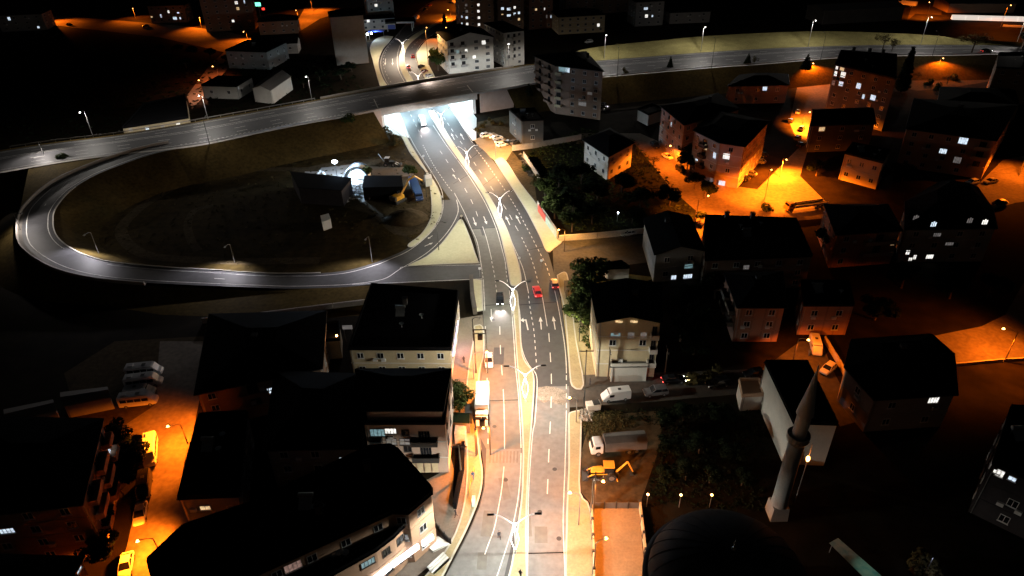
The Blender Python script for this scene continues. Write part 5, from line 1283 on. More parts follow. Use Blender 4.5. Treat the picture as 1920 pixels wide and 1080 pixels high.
put('sedan', (1492, 280), (1512, 268), 'car_black', 'black car at the dark lower end of the narrow street')
put('hatch', (1833, 343), (1810, 347), 'car_white', 'white car left of two parked below the rounded balconies')
put('sedan', (1868, 341), (1845, 345), 'car_silver', 'silver car right of two parked below the rounded balconies')
put('sedan', (1888, 381), (1858, 386), 'car_black', 'dark car with a glint on the right edge parking street')
put('hatch', (1558, 690), (1545, 701), 'car_white', 'small pale car half in shade behind the minaret tip')
put('suv', (1112, 79), (1096, 82), 'car_white', 'white pickup like car on the dark land above the grass bank')
put('sedan', (1136, 196), (1123, 203), 'car_black', 'black car with glints right of the brown apartment house')
put('sedan', (1143, 203), (1128, 210), 'car_grey', 'grey car beside the black car right of the brown apartment house')
put('sedan', (1838, 98), (1860, 97), 'car_black', 'black car with headlights on the highway near the right edge', z=ZH + .04, lights=True)
put('sedan', (122, 47), (140, 49), 'car_black', 'black car silhouetted on the upper left orange road')
put('sedan', (283, 50), (265, 51), 'car_black', 'dark car on the upper left road below the lamp')

def truck(label, rear, front, paint, kind='box', name='truck', L=None, cat='truck'):
    a, b = P(*rear), P(*front); d = b - a; L = L or d.length; mid = (a + b) / 2
    t = thing(name, label, cat, (mid.x, mid.y, .035), math.atan2(d.y, d.x))
    f = L / 2
    MB().box((0, 0, .75), (L - .6, .9, .25)).build('chassis', 'metal_dark', t)
    m = loft([(f - 2.0, .5, 2.5, 1.1), (f - 1.8, .45, 2.65, 1.13), (f - .55, .45, 2.6, 1.13), (f - .15, .45, 1.75, 1.12), (f, .5, 1.3, 1.05)]).build('cab', paint, t)
    MB().add([(f - .52, -.95, 2.5), (f - .52, .95, 2.5), (f - .12, 1.0, 1.78), (f - .12, -1.0, 1.78)], [(0, 1, 2, 3)]).build('windscreen', 'glass', t)
    for s_ in (-1, 1):
        MB().box((f - 1.1, s_ * 1.13, 1.95), (.8, .04, .6)).build('side_window', 'glass', t)
        MB().box((f - .02, s_ * .8, .9), (.08, .3, .2)).build('headlight', 'frame_white', t)
        for x in (f - 1.2, -f + 1.6, -f + 2.9):
            o = link('wheel', WHEEL, t, (x, s_ * 1.0, .48)); o.scale = (1.5, 1.8, 1.5); link('rim', RIM, o)
    c0, c1 = -f, f - 2.25
    if kind == 'box': MB().box(((c0 + c1) / 2, 0, 2.15), (c1 - c0, 2.4, 2.5)).build('cargo_box', 'car_white', t, bevel=.05)
    elif kind == 'tilt':
        w2 = 1.25; zs = (1.0, 3.0, 3.35)
        vs = [(x, y, z_) for x in (c0, c1) for y, z_ in ((-w2, .95), (-w2, 2.9), (0, 3.35), (w2, 2.9), (w2, .95))]
        MB().add(vs, [(0, 1, 2, 3, 4), (9, 8, 7, 6, 5), (0, 5, 6, 1), (1, 6, 7, 2), (2, 7, 8, 3), (3, 8, 9, 4), (4, 9, 5, 0)]).build('tarpaulin', 'tarp', t)
    else:
        MB().box(((c0 + c1) / 2, 0, 1.1), (c1 - c0, 2.4, .15)).build('load_bed', 'metal_dark', t)
        for s_ in (-1, 1): MB().box(((c0 + c1) / 2, s_ * 1.2, 1.45), (c1 - c0, .06, .6)).build('side_board', 'frame_white', t)
        if kind == 'dump': MB().box(((c0 + c1) / 2, 0, 1.8), (c1 - c0, 2.3, 1.2), 0, 1.05).build('dump_body', paint, t)
    return t
truck('white box truck parked along the left edge of the lower carriageway', (906, 741), (903, 803), 'car_white', 'box')
truck('grey tarpaulin truck with white cab parked on the dirt lot right of the road', (1208, 840), (1106, 848), 'car_white', 'tilt')
truck('flatbed truck with yellow cab and white side boards below the orange square', (1546, 386), (1472, 396), 'car_yellow', 'flat')
truck('white truck parked beside the orange yard at the top right edge', (1717, 14), (1682, 10), 'car_white', 'box')
truck('dumper truck with blue cab beside the excavator inside the loop', (774, 345), (787, 379), 'car_blue', 'dump')
truck('long white articulated truck like trailer at the far left lot by the small kiosks', (868, 812), (868, 780), 'car_white', 'flat', L=5) if False else None

# --- backhoe loader
a, b = P(1152, 893), P(1112, 893); mid = (a + b) / 2
t = thing('backhoe_loader', 'yellow backhoe loader with raised rear arm below the tarpaulin truck', 'backhoe loader', (mid.x, mid.y, 0), math.atan2((b - a).y, (b - a).x))
loft([(-.8, .8, 1.5, .5), (.2, .8, 1.7, .55), (1.9, .75, 1.6, .5), (2.1, .8, 1.35, .42)]).build('bonnet', 'yellow_paint', t)
MB().box((-.5, 0, 1.0), (3.6, .8, .35)).build('chassis', 'metal_dark', t)
MB().box((-.7, 0, 1.95), (1.5, 1.4, 1.3), 0, .88).build('cab_glass', 'glass', t); MB().box((-.7, 0, 2.72), (1.75, 1.6, .14)).build('cab_roof', 'yellow_paint', t, bevel=.04)
for s_ in (-1, 1):
    o = link('rear_wheel', WHEEL, t, (-1.1, s_ * .95, .8)); o.scale = (2.4, 2.6, 2.4); o2 = link('rim', RIM, o); o2.data = RIM
    o = link('front_wheel', WHEEL, t, (1.5, s_ * .9, .5)); o.scale = (1.55, 2, 1.55); link('rim', RIM, o)
    MB().path([(.3, s_ * .75, 1.5), (1.6, s_ * .75, 1.35), (2.7, s_ * .75, .6)], .1, 5).build('loader_arm', 'yellow_paint', t)
MB().add([(2.6, -1.15, .15), (2.6, 1.15, .15), (3.5, 1.15, .1), (3.5, -1.15, .1), (2.55, -1.15, 1.0), (2.55, 1.15, 1.0)], [(0, 1, 2, 3), (0, 4, 5, 1), (0, 3, 4), (1, 5, 2)]).build('front_bucket', 'metal_dark', t)
MB().tube((-1.9, 0, 1.0), (-3.6, 0, 3.3), .2, .15, 6).build('boom', 'yellow_paint', t); MB().tube((-3.6, 0, 3.3), (-4.6, 0, 1.1), .15, .12, 6).build('dipper_arm', 'yellow_paint', t)
MB().add([(-4.3, -.3, 1.2), (-4.3, .3, 1.2), (-4.9, .3, .5), (-4.9, -.3, .5), (-4.1, -.3, .4), (-4.1, .3, .4)], [(0, 1, 2, 3), (3, 2, 5, 4), (0, 3, 4), (1, 5, 2)]).build('rear_bucket', 'metal_dark', t)
for s_ in (-1, 1): MB().path([(-1.7, s_ * .5, 1.0), (-2.1, s_ * 1.2, .1)], .09, 5).build('stabiliser', 'yellow_paint', t)

# --- excavator
b = P(747, 378); t = thing('excavator', 'yellow crawler excavator with outstretched arm beside the earth mound inside the loop', 'excavator', b, R(52))
for s_ in (-1, 1): MB().box((0, s_ * 1.2, .45), (4.2, .6, .9)).build('track', 'metal_dark', t, bevel=.2)
MB().box((-.3, 0, 1.6), (3.6, 2.6, 1.2), 0, .95).build('house', 'yellow_paint', t, bevel=.1); MB().box((1.0, .85, 2.3), (1.5, .95, 1.5), 0, .85).build('cab', 'glass', t)
MB().box((-1.9, 0, 1.7), (.6, 2.6, 1.1)).build('counterweight', 'concrete_dark', t)
MB().path([(1.2, -.2, 1.9), (4.6, -.2, 5.2), (7.0, -.2, 5.6)], .32, 6).build('boom', 'yellow_paint', t); MB().tube((7.0, -.2, 5.6), (10.0, -.2, 3.2), .26, .2, 6).build('dipper_arm', 'yellow_paint', t)
MB().add([(9.8, -.8, 3.0), (9.8, .4, 3.0), (10.9, .4, 2.3), (10.9, -.8, 2.3), (9.9, -.8, 1.9), (9.9, .4, 1.9)], [(0, 1, 2, 3), (3, 2, 5, 4), (0, 3, 4), (1, 5, 2)]).build('bucket', 'metal_dark', t)
# --- tractor-like machine
b = P(732, 311); t = thing('site_loader', 'dark wheeled site machine with raised bar on the bluish lit ground inside the loop', 'loader', b, R(-8))
MB().box((0, 0, 1.2), (3.6, 1.2, .9)).build('body', 'metal_dark', t); MB().box((-.8, 0, 2.2), (1.3, 1.3, 1.2), 0, .85).build('cab', 'glass', t); MB().box((-.8, 0, 2.86), (1.5, 1.5, .1)).build('cab_roof', 'frame_white', t)
for x in (-1.2, 1.3):
    for s_ in (-1, 1): o = link('wheel', WHEEL, t, (x, s_ * .9, .7)); o.scale = (2.1, 2.4, 2.1); link('rim', RIM, o)
MB().path([(-1.8, 0, 1.2), (-3.6, 0, 4.0)], .12, 5).build('crane_bar', 'metal', t); MB().path([(1.8, .6, 1.2), (3.2, .6, .4)], .1, 5).path([(1.8, -.6, 1.2), (3.2, -.6, .4)], .1, 5).build('loader_arm', 'frame_white', t)
MB().box((3.4, 0, .5), (.7, 2.0, .7)).build('bucket', 'metal_dark', t)

# --- construction site things
def pbox(name, label, cat, px4, h, mat, roof=None, part='wall'):
    pts = [P(*p, h) for p in px4]; c = sum(pts, Vector()) / len(pts); c.z = 0
    t = thing(name, label, cat, c); loc = [(p.x - c.x, p.y - c.y) for p in pts]
    MB().prism(loc, 0, h).build(part, mat, t); MB().prism([(x * 1.03, y * 1.03) for x, y in loc], h, h + .12).build('roof', roof or mat, t); return t
pbox('site_building', 'long dark flat roofed site hall inside the loop, floodlit behind', 'hall', [(560, 352), (640, 357), (658, 334), (545, 322)], 5.0, 'lead', 'roof_flat')
pbox('site_barracks', 'low black site barracks right of the floodlight inside the loop', 'barracks', [(680, 352), (755, 350), (752, 330), (684, 330)], 4.0, 'roof_flat', 'roof_flat')
pbox('site_container', 'white site container standing alone in the dark middle of the loop', 'container', [(604, 417), (620, 411), (616, 401), (601, 405)], 2.6, 'concrete_white')
pbox('small_container', 'small white container at the edge of the construction yard by the pavement', 'container', [(797, 337), (810, 334), (808, 327), (795, 329)], 2.4, 'plaster_white')
b = P(669, 336); t = thing('arched_tunnel_form', 'dark arched steel form around a floodlit white wall inside the loop', 'steel form', b, R(-6))
pr = [(3.6 * math.cos(R(a_)), 3.8 * math.sin(R(a_))) for a_ in range(0, 181, 15)]
vs = [(x, y, z_) for y in (-.0, 3.5) for x, z_ in pr]; n = len(pr)
MB().add(vs, [tuple(range(n)), tuple(range(2 * n - 1, n - 1, -1))] + [(i, i + 1, n + i + 1, n + i) for i in range(n - 1)]).build('white_wall', 'concrete_white', t)
MB().path([(x * 1.06, -.15, z_ * 1.06) for x, z_ in pr], .28, 6).build('arch_rib', 'metal_dark', t); MB().path([(x * 1.06, 3.6, z_ * 1.06) for x, z_ in pr], .28, 6).build('arch_rib', 'metal_dark', t)
b = P(570, 358); t = thing('tarped_machine', 'small machine with a glowing blue top left of the site hall', 'machine', b, R(10))
MB().box((0, 0, .9), (3.2, 2.0, 1.3), 0, .9).build('body', 'plaster_grey', t); MB().ball((0, .2, 2.6), (1.1, .7, .5)).build('blue_light', 'e_blue', t); MB().box((0, .2, 1.9), (.2, .2, 1.0)).build('post', 'metal', t); point(t, (0, -1.2, 2.9), 60, (.5, .6, 1), .3)
m = MB(); prof = [(6.2, 0), (5.4, .8), (3.8, 2.0), (2.0, 2.9), (.8, 3.2), (0, 3.25)]
b = P(762, 410); o = m.lathe(prof, 26).build('earth_mound', 'dirt_lot', None, smooth=True); o.location = b; o.scale = (1.0, .8, .8)
for v in o.data.vertices: v.co += Vector((random.uniform(-.25, .25), random.uniform(-.25, .25), random.uniform(-.12, .12)))
tag(o, 'round heap of excavated earth beside the excavator inside the loop', 'earth heap')

for i, (px, r_, l_) in enumerate((((612, 345), 1.6, 'floodlit pile of white sacks left of the arched form'), ((598, 330), 1.8, 'bright covered stack at the left of the floodlight mast'), ((700, 372), 1.6, 'rubble pile below the arched steel form'), ((590, 378), 1.4, 'pale rubble pile near the blue glowing machine'))):
    b = P(*px); t = thing('material_pile', l_, 'pile', b, i)
    rr = random.Random(i)
    for k in range(9): MB().box((0, 0, 0), (rr.uniform(.6, 1.2), rr.uniform(.5, .9), rr.uniform(.3, .6)), rr.uniform(0, 3), .85).build('sack' if i < 2 else 'block', 'concrete_white' if i < 2 else 'concrete', t).location = (rr.uniform(-r_, r_), rr.uniform(-r_ * .6, r_ * .6), .25 + .4 * (k % 3))
# --- walls, fences, kiosks, banners
def wall_thing(name, label, cat, px, h, t_, mat, part='panel', cap=None, posts=None):
    ln = [P(*p) for p in px]; o_ = ln[0]; t = thing(name, label, cat, o_)
    L2 = [p - o_ for p in ln]
    for a, b in zip(L2, L2[1:]):
        n = max(1, int((b - a).length / 6)); 
        for k in range(n): wall_mb([a.lerp(b, k / n), a.lerp(b, (k + .985) / n)], h, t_).build(part, mat, t)
    if cap: wall_mb([p + Vector((0, 0, h)) for p in L2], .1, t_ + .1).build('coping', cap, t)
    if posts:
        for p in resample(L2, posts): MB().box((p.x, p.y, h / 2 + .1), (t_ + .12, t_ + .12, h + .2)).build('post', 'metal_dark' if mat != 'concrete' else 'concrete', t)
    return t
t = wall_thing('banner_wall', 'roadside wall with red and teal printed banners at the corner of the side road', 'wall', [(1008, 392), (1046, 450)], 2.6, .25, 'concrete')
for a, b, mt in (((1010, 397), (1024, 418), 'banner_red'), ((1024.5, 419), (1045, 449), 'banner_teal')):
    A_, B__ = P(*a) - t.location, P(*b) - t.location; off = Vector((-.22, -.08, .25)); wall_mb([A_ + off, B__ + off], 2.2, .06).build('banner', mt, t)
wall_thing('boundary_wall', 'low concrete wall running right from the banner corner along the side road', 'wall', [(1048, 452), (1120, 447), (1208, 438)], 1.6, .2, 'concrete', cap='kerb')
wall_thing('yard_wall', 'pale yard wall in front of the dark lot below the orange car lot', 'wall', [(960, 283), (1000, 278), (1090, 262)], 2.0, .2, 'concrete')
wall_thing('yard_wall', 'diagonal wall of the junk yard right of the main road', 'wall', [(982, 296), (1012, 342)], 2.2, .2, 'concrete')
wall_thing('court_wall', 'left wall of the orange lit court at the bottom, along the pavement', 'wall', [(1109, 954), (1112, 1020), (1114, 1110)], 1.2, .25, 'plaster_cream', posts=6)
wall_thing('court_wall', 'right wall of the orange lit court at the bottom, towards the dome', 'wall', [(1199, 952), (1207, 1020), (1216, 1110)], 1.5, .25, 'plaster_cream', posts=6)
wall_thing('court_fence', 'railing with posts and green screen along the upper end of the orange court', 'fence', [(1110, 953), (1200, 953)], 1.3, .08, 'banner_teal' if False else 'concrete_dark', posts=5)
wall_thing('forecourt_parapet', 'dark parapet wall beside the painted wall shadow between forecourt and left pavement', 'wall', [(869, 838), (868, 880), (860, 920), (853, 955)], 1.3, .5, 'roof_flat', cap='roof_flat')
wall_thing('forecourt_railing', 'dark railing on the forecourt beside the corner of the bottom left block', 'fence', [(815, 985), (830, 1005), (845, 1020)], 1.1, .12, 'metal_dark', posts=4)
wall_thing('junction_wall', 'black retaining wall left of the pale verge just below the loop junction', 'wall', [(884, 527), (886, 560), (891, 590)], 1.8, .9, 'concrete_dark')
wall_thing('edge_wall', 'long low wall along the foot of the loop embankment, above the black roofs', 'wall', [(380, 606), (450, 600), (560, 586), (690, 570)], 1.3, .3, 'concrete')
wall_thing('white_long_roof', 'long white barrier structure with painted glow in the top right corner', 'barrier', [(1784, 36), (1930, 40)], 2.2, 3.0, 'e_canopy')  # the material glows to stand in for lamp light falling on it
wall_thing('guard_wall', 'pink lit low wall at the top edge right of the white barrier', 'wall', [(1880, 50), (1990, 54)], 1.0, .4, 'concrete_white')
wall_thing('street_wall', 'low kerb wall along the lower edge of the wide orange street at the right', 'wall', [(1772, 688), (1880, 678), (1990, 672)], .7, .3, 'concrete')
wall_thing('garden_wall', 'pale garden wall in front of the black hip roofed house', 'wall', [(1545, 640), (1575, 690), (1625, 790)], 1.4, .25, 'plaster_cream')
for i, (px4, lab, mt) in enumerate((([(872, 776), (884, 776), (884, 758), (872, 758)], 'black street kiosk under the tree left of the white truck', 'metal_dark'), ([(850, 792), (880, 794), (880, 776), (850, 774)], 'dark green kiosk with pale roof edge left of the white truck', 'concrete_dark'), ([(852, 814), (872, 814), (874, 800), (854, 798)], 'grey flat topped kiosk nearest the utility pole', 'concrete'))):
    pbox('street_kiosk', lab, 'kiosk', px4, 2.5, mt, 'metal_dark' if i == 0 else 'leaf_dark' if i == 1 else 'concrete')
t = pbox('market_stall', 'small lit stall with teal box at the pavement edge, left of the lower carriageway', 'stall', [(884, 940), (890, 940), (891, 930), (885, 930)], 1.4, 'banner_teal')
b = P(885, 905); t = thing('pavement_frame', 'narrow orange lit metal frame standing on the left pavement', 'frame', b, R(82))
MB().box((0, 0, 1.1), (4.5, .1, .1)).box((-2.2, 0, .55), (.1, .1, 1.1)).box((2.2, 0, .55), (.1, .1, 1.1)).box((0, 0, .55), (.1, .1, 1.1)).build('bar', 'yellow_paint', t)
b = P(1110, 768); t = thing('waste_container', 'white waste container with black lid at the corner of the lower side road', 'waste container', P(1112, 766), R(10)); MB().box((0, 0, .7), (2.4, 1.3, 1.3), 0, 1.08).build('bin', 'plaster_white', t); MB().box((.5, 0, 1.4), (1.2, 1.3, .1)).build('lid', 'metal_dark', t)
for v in ((-.9, -.5), (.9, -.5), (-.9, .5), (.9, .5)): MB().ball((v[0], v[1], .12), .12).build('castor', 'tyre', t)
b = P(1088, 780); t = thing('sign_frame', 'tall thin empty sign frame at the corner of the lower side road', 'sign frame', P(1094, 775), R(80))
MB().tube((-1.3, 0, 0), (-1.3, 0, 5), .07).tube((1.3, 0, 0), (1.3, 0, 5), .07).tube((-1.3, 0, 5), (1.3, 0, 5), .06).tube((-1.3, 0, 2.6), (1.3, 0, 2.6), .05).build('frame', 'metal_dark', t)
t = thing('bus_shelter', 'dark bus shelter on the pale verge right of the dark red car', 'bus shelter', P(1066, 552), R(95))
MB().box((0, 0, 2.5), (4, 1.6, .12)).build('roof', 'metal_dark', t); MB().box((0, .75, 1.2), (3.8, .06, 2.2)).build('glass_panel', 'glass', t)
for x in (-1.8, 1.8): MB().box((x, .7, 1.25), (.1, .1, 2.5)).build('post', 'metal_dark', t)
MB().box((0, .4, .5), (3, .4, .08)).build('bench', 'metal_dark', t)
def road_sign(px, label, h=2.6):
    t = thing('road_sign', label, 'road sign', P(*px)); MB().tube((0, 0, 0), (0, 0, h), .05).build('post', 'metal', t); MB().tube((0, -.06, h - .1), (0, -.02, h - .1), .35, .35, 14).build('sign_plate', 'frame_white', t)
road_sign((1015, 505), 'small road sign on the median tip'.replace('median', 'right') if False else 'round road sign beside the orange lit side road mouth'); road_sign((974, 500), 'round road sign at the tip of the upper median'); road_sign((866, 420), 'road sign on the point of the pale traffic island'); road_sign((812, 330), 'round road sign on the pavement where the loop leaves'); road_sign((795, 306), 'road sign on the left pavement just below the underpass'); road_sign((829, 384), 'road sign at the outer edge of the ramp bend'); road_sign((900, 520), 'road sign at the lower corner of the loop junction')

# --- overhead sign green glow top
t = thing('pharmacy_sign', 'small green and red glowing shop sign at the top edge', 'sign', P(488, 30)); MB().box((0, 0, 7), (3.4, .3, 2.2)).build('green_panel', 'e_green', t); MB().box((2.8, 0, 4.2), (1.6, .3, 1.2)).build('red_panel', 'e_red', t); MB().box((0, .2, 3.4), (.3, .3, 6.8)).build('post', 'metal', t)
t = thing('tent_canopy', 'faint greenish canopy in the dark lower right garden', 'canopy', P(1590, 1070)); MB().add([(-2.2, 2.6, 2.6), (-.6, 3.4, 2.6), (2.8, -2.8, 2.6), (.6, -3.6, 2.6)], [(0, 1, 2, 3)]).build('canopy_sheet', 'banner_teal', t)
for x, y in ((-1.4, 3.0), (1.7, -3.2)): MB().tube((x, y, 0), (x, y, 2.6), .06).build('post', 'metal', t)
spot(t, (1.5, -1.5, 5.2), 45, (.4, .9, .7), 90, .3)

# ============================================================ PEOPLE
def person(px, label, face=0., top='cloth_dark', stride=.28, face_px=None):
    b = P(*px, .17 if px[0] < 930 else .04); t = thing('person', label, 'person', b, face)
    j = [(0, 0, .95), (0, 0, 1.15), (0, 0, 1.38), (0, 0, 1.5), (0.02, 0, 1.6), (0.02, 0, 1.7),
         (0, .1, .9), (stride * .5, .11, .5), (stride * .6, .11, .1), (stride * .6 + .15, .11, .05),
         (0, -.1, .9), (-stride * .2, -.11, .5), (-stride, -.11, .12), (-stride + .13, -.11, .05),
         (0, .19, 1.4), (-.06, .25, 1.12), (.08, .24, .9), (0, -.19, 1.4), (.08, -.25, 1.12), (.2, -.24, .95)]
    e = [(0, 1), (1, 2), (2, 3), (3, 4), (4, 5), (0, 6), (6, 7), (7, 8), (8, 9), (0, 10), (10, 11), (11, 12), (12, 13), (2, 14), (14, 15), (15, 16), (2, 17), (17, 18), (18, 19)]
    r = [.14, .13, .15, .06, .09, .08, .10, .07, .05, .05, .10, .07, .05, .05, .07, .05, .04, .07, .05, .04]
    me = bpy.data.meshes.new('body'); me.from_pydata(j, e, []); o = link('body', me, t); me.materials.append(MATS[top])
    m = o.modifiers.new('skin', 'SKIN'); 
    for i, v in enumerate(me.skin_vertices[0].data if me.skin_vertices else []): v.radius = (r[i], r[i]); v.use_root = i == 0
    s = o.modifiers.new('sub', 'SUBSURF'); s.levels = 1; s.render_levels = 1
    MB().ball((0.03, 0, 1.66), (.085, .078, .11)).build('head', 'skin', t, smooth=True); MB().ball((0.0, 0, 1.70), (.095, .088, .10)).build('hair', 'hair', t, smooth=True)
    return t
person((936, 1010), 'pedestrian in dark clothes walking across the lower carriageway', R(-70))
person((855, 969), 'person in dark clothes walking on the forecourt with a long shadow', R(200))
person((870, 681), 'person in black standing on the violet lit forecourt', R(90), stride=.05)
person((887, 898), 'person in dark clothes beside the yellow frame on the left pavement', R(-90), 'cloth_blue')
person((976, 1083), 'person in dark clothes on the median at the bottom edge', R(60))
person((1106, 722), 'person bending over goods beside the single utility pole', R(0), 'cloth_dark', .1)
person((1516, 668), 'person standing beside the white van near the mosque annex', R(30), 'cloth_blue', .06)

# ============================================================ TREES
def leaf_mesh(name, mat, n, lobes, sz=.35, seed=1, flat=.0):
    rnd = random.Random(seed); vs = []; fs = []
    for k in range(n):
        c, r = rnd.choices(lobes, weights=[max(l[1]) ** 2 for l in lobes])[0]
        while True:
            x, y, z_ = (rnd.uniform(-1, 1) for _ in range(3)); q_ = x * x + y * y + z_ * z_
            if .25 < q_ < 1: break
        p = Vector((c[0] + x * r[0], c[1] + y * r[1], c[2] + z_ * r[2]))
        nrm = (Vector((x, y, z_ + .6)) + Vector([rnd.uniform(-.8, .8) for _ in range(3)])).normalized()
        a = nrm.orthogonal().normalized(); a = Quaternion(nrm, rnd.uniform(0, 6.28)) @ a; b2 = nrm.cross(a); s_ = sz * rnd.uniform(.5, 1.25)
        o = len(vs); vs += [p - a * s_, p + b2 * s_ * .6, p + a * s_, p - b2 * s_ * .6]; fs.append((o, o + 1, o + 2, o + 3))
    me = bpy.data.meshes.new(name); me.from_pydata([tuple(v) for v in vs], [], fs); me.materials.append(MATS[mat]); me.update(); return me
def trunk_mesh(h, r, limbs, seed=1):
    rnd = random.Random(seed); m = MB(); m.tube((0, 0, 0), (.05, .03, h * .5), r, r * .7, 7).tube((.05, .03, h * .5), (0, 0, h), r * .7, r * .35, 7)
    for k in range(limbs):
        a = 6.28 * k / limbs + rnd.uniform(-.3, .3); z0 = h * rnd.uniform(.35, .7); L = h * rnd.uniform(.3, .5)
        m.tube((0, 0, z0), (math.cos(a) * L, math.sin(a) * L, z0 + L * .9), r * .4, r * .12, 5)
    return m.mesh('trunk', 'bark')
def rl(n, R_, zc, s, seed): 
    rnd = random.Random(seed); return [((rnd.uniform(-R_, R_), rnd.uniform(-R_, R_), zc + rnd.uniform(-.8, .9)), (s * rnd.uniform(.7, 1.2),) * 2 + (s * rnd.uniform(.6, .9),)) for _ in range(n)]
TREE = {
 'broad': (leaf_mesh('crown', 'leaf', 1900, rl(9, 1.7, 4.2, 1.5, 3), .30, 3), trunk_mesh(4.2, .2, 6, 3)),
 'broad2': (leaf_mesh('crown', 'leaf_dark', 1700, rl(8, 1.9, 3.9, 1.45, 5), .32, 5), trunk_mesh(4.0, .2, 6, 5)),
 'cypress': (leaf_mesh('crown', 'leaf_dark', 1500, [((0, 0, .9 + .62 * k), (.95 * (1 - (k / 9.5) ** 1.3) + .08,) * 2 + (.75,)) for k in range(9)], .26, 6), trunk_mesh(2.0, .16, 0, 6)),
 'conifer': (leaf_mesh('crown', 'leaf_dark', 1300, [((0, 0, .8 + .6 * k), (1.75 * (1 - k / 9) + .1, 1.75 * (1 - k / 9) + .1, .34)) for k in range(9)], .28, 7), trunk_mesh(5.0, .15, 0, 7)),
 'bare': (leaf_mesh('crown', 'leaf_dry', 520, rl(9, 1.9, 4.2, 1.5, 8), .22, 8), trunk_mesh(5.2, .17, 11, 8)),
 'bush': (leaf_mesh('crown', 'leaf', 500, rl(4, .8, .8, .9, 9), .24, 9), trunk_mesh(.9, .08, 3, 9)),
 'drybush': (leaf_mesh('crown', 'leaf_dry', 450, rl(4, .8, .7, .8, 10), .24, 10), trunk_mesh(.8, .08, 3, 10)),
}
BASEH = {'broad': 6.3, 'broad2': 6.0, 'cypress': 6.6, 'conifer': 6.3, 'bare': 6.5, 'bush': 2.2, 'drybush': 2.0}
TN = {'broad': 'broadleaf_tree', 'broad2': 'broadleaf_tree', 'cypress': 'cypress_tree', 'conifer': 'conifer_tree', 'bare': 'bare_tree', 'bush': 'bush', 'drybush': 'bush'}
_ti = 0
def tree(kind, px, h, label, wd=1., z=0., mat=None, group=None):
    global _ti; _ti += 1
    b = P(*px, z); s = h / BASEH[kind]
    t = thing(TN[kind], label, 'bush' if 'bush' in kind else 'tree', (b.x, b.y, max(b.z - .05, -.02)), _ti * 2.1, group); t.scale = (s * wd, s * wd, s)
    o = link('crown', TREE[kind][0], t); link('trunk', TREE[kind][1], t)
    if mat: o.material_slots[0].link = 'OBJECT'; o.material_slots[0].material = MATS[mat]
    return t
tree('cypress', (835, 72), 13, 'tall slim cypress beside the white gabled house beyond the bridge', 1.1)
tree('broad', (822, 133), 8.5, 'green tree lit yellow in front of the white gabled house', 1.1)
tree('broad', (818, 118), 7.5, 'smaller green tree behind the yellow lit one by the parked cars', .9)
tree('cypress', (1689, 172), 18, 'very tall black cypress right of the black terraced house', 1.1)
tree('conifer', (1510, 132), 7.5, 'dark conifer on the highway edge above the orange street lamp', 1.2, 5.5)
tree('conifer', (1401, 122), 5.5, 'small conifer standing on the near edge of the highway, right of centre', 1.1, 7.0)
tree('bare', (1413, 124), 5, 'thin bare tree next to the small conifer at the highway edge', .8, 6.8)
tree('conifer', (1256, 128), 5.5, 'small pale conifer at the highway edge, midway along the grass bank', .9, 7)
tree('drybush', (1173, 140), 2.6, 'little round shrub on the highway kerb right of the brown apartment house', 1, 7)
tree('bush', (652, 224), 3.2, 'leafy shrub on the highway edge left of the bridge', 1.3, 7)
tree('broad', (122, 312), 4.5, 'small tree between highway and ramp at the left', .8, 4.5, 'leaf')
tree('bare', (1655, 92), 8, 'bare tree on the grass bank left of the tall cypress', 1.1, 8)
tree('bare', (1672, 96), 6.5, 'second bare tree close to the tall cypress on the bank', 1.0, 7.8)
tree('bare', (1822, 98), 9.5, 'wide bare tree hanging over the highway at the right', 1.5, 7.6)
tree('broad2', (1915, 92), 8, 'dark tree at the right edge above the highway', 1.0, 7.6)
tree('bare', (1316, 62), 6, 'pale bare tree behind the lamp on the grass bank', 1.0, 3)
for i, (px, h, l) in enumerate((((1022, 372), 6, 'dark tree nearest the main road above the banner wall'), ((1048, 352), 7.5, 'big dark tree behind the junk yard'), ((1040, 410), 7, 'dark tree directly behind the red banner'), ((1075, 395), 7, 'dark tree in the black grove, right of the banner wall'), ((1072, 435), 6, 'dark tree over the teal banner, lit orange below'), ((1110, 420), 6, 'dark tree left of the small white garden lamp'), ((1120, 375), 7, 'dark tree below the white walled house'), ((1165, 360), 6, 'dark tree right below the white walled house'), ((1200, 395), 6.5, 'dark tree left of the bare white side wall'), ((1255, 385), 6, 'dark tree at the lower end of the orange parking street'), ((1185, 420), 5, 'dark tree right of the garden lamp'), ((1090, 345), 6.5, 'dark tree left of the white walled house'))): tree('broad' if i in (0, 2, 4) else 'broad2', px, h, l, 1.15, group='trees of the black grove')
tree('bush', (1006, 345), 3, 'pale shrub in the junk yard beside the pavement', 1.2, mat='leaf_dry'); tree('bush', (990, 318), 2.5, 'low shrub behind the junk yard heap', 1.2)
for px, h, l in (((1092, 612), 7.5, 'green tree left of the cream apartment house, lowest of three'), ((1100, 575), 8, 'green tree left of the cream apartment house, middle of three'), ((1108, 540), 8, 'green tree left of the cream apartment house, topmost of three')): tree('broad', px, h, l, 1.15, group='three trees left of the cream house')
tree('broad', (862, 772), 5.5, 'dark round tree beside the black kiosk', 1.0); tree('broad', (852, 752), 4.5, 'smaller dark tree against the pink block', .9)
for px, h, l in (((1320, 372), 5.5, 'dark bushy tree in front of the corner apartment house'), ((1302, 355), 5, 'smaller dark tree above the bushy one at the orange square'), ((1288, 318), 6, 'dark tree between the two apartment houses, lower one'), ((1278, 300), 6.5, 'dark tree between the two apartment houses, upper one')): tree('broad2', px, h, l, 1.0)
tree('broad', (1312, 418), 3.6, 'small orange lit tree at the foot of the tallest lamp pole', .8); tree('bare', (1225, 312), 4, 'bare orange lit shrub tree at the left side of the sloping street', .9)
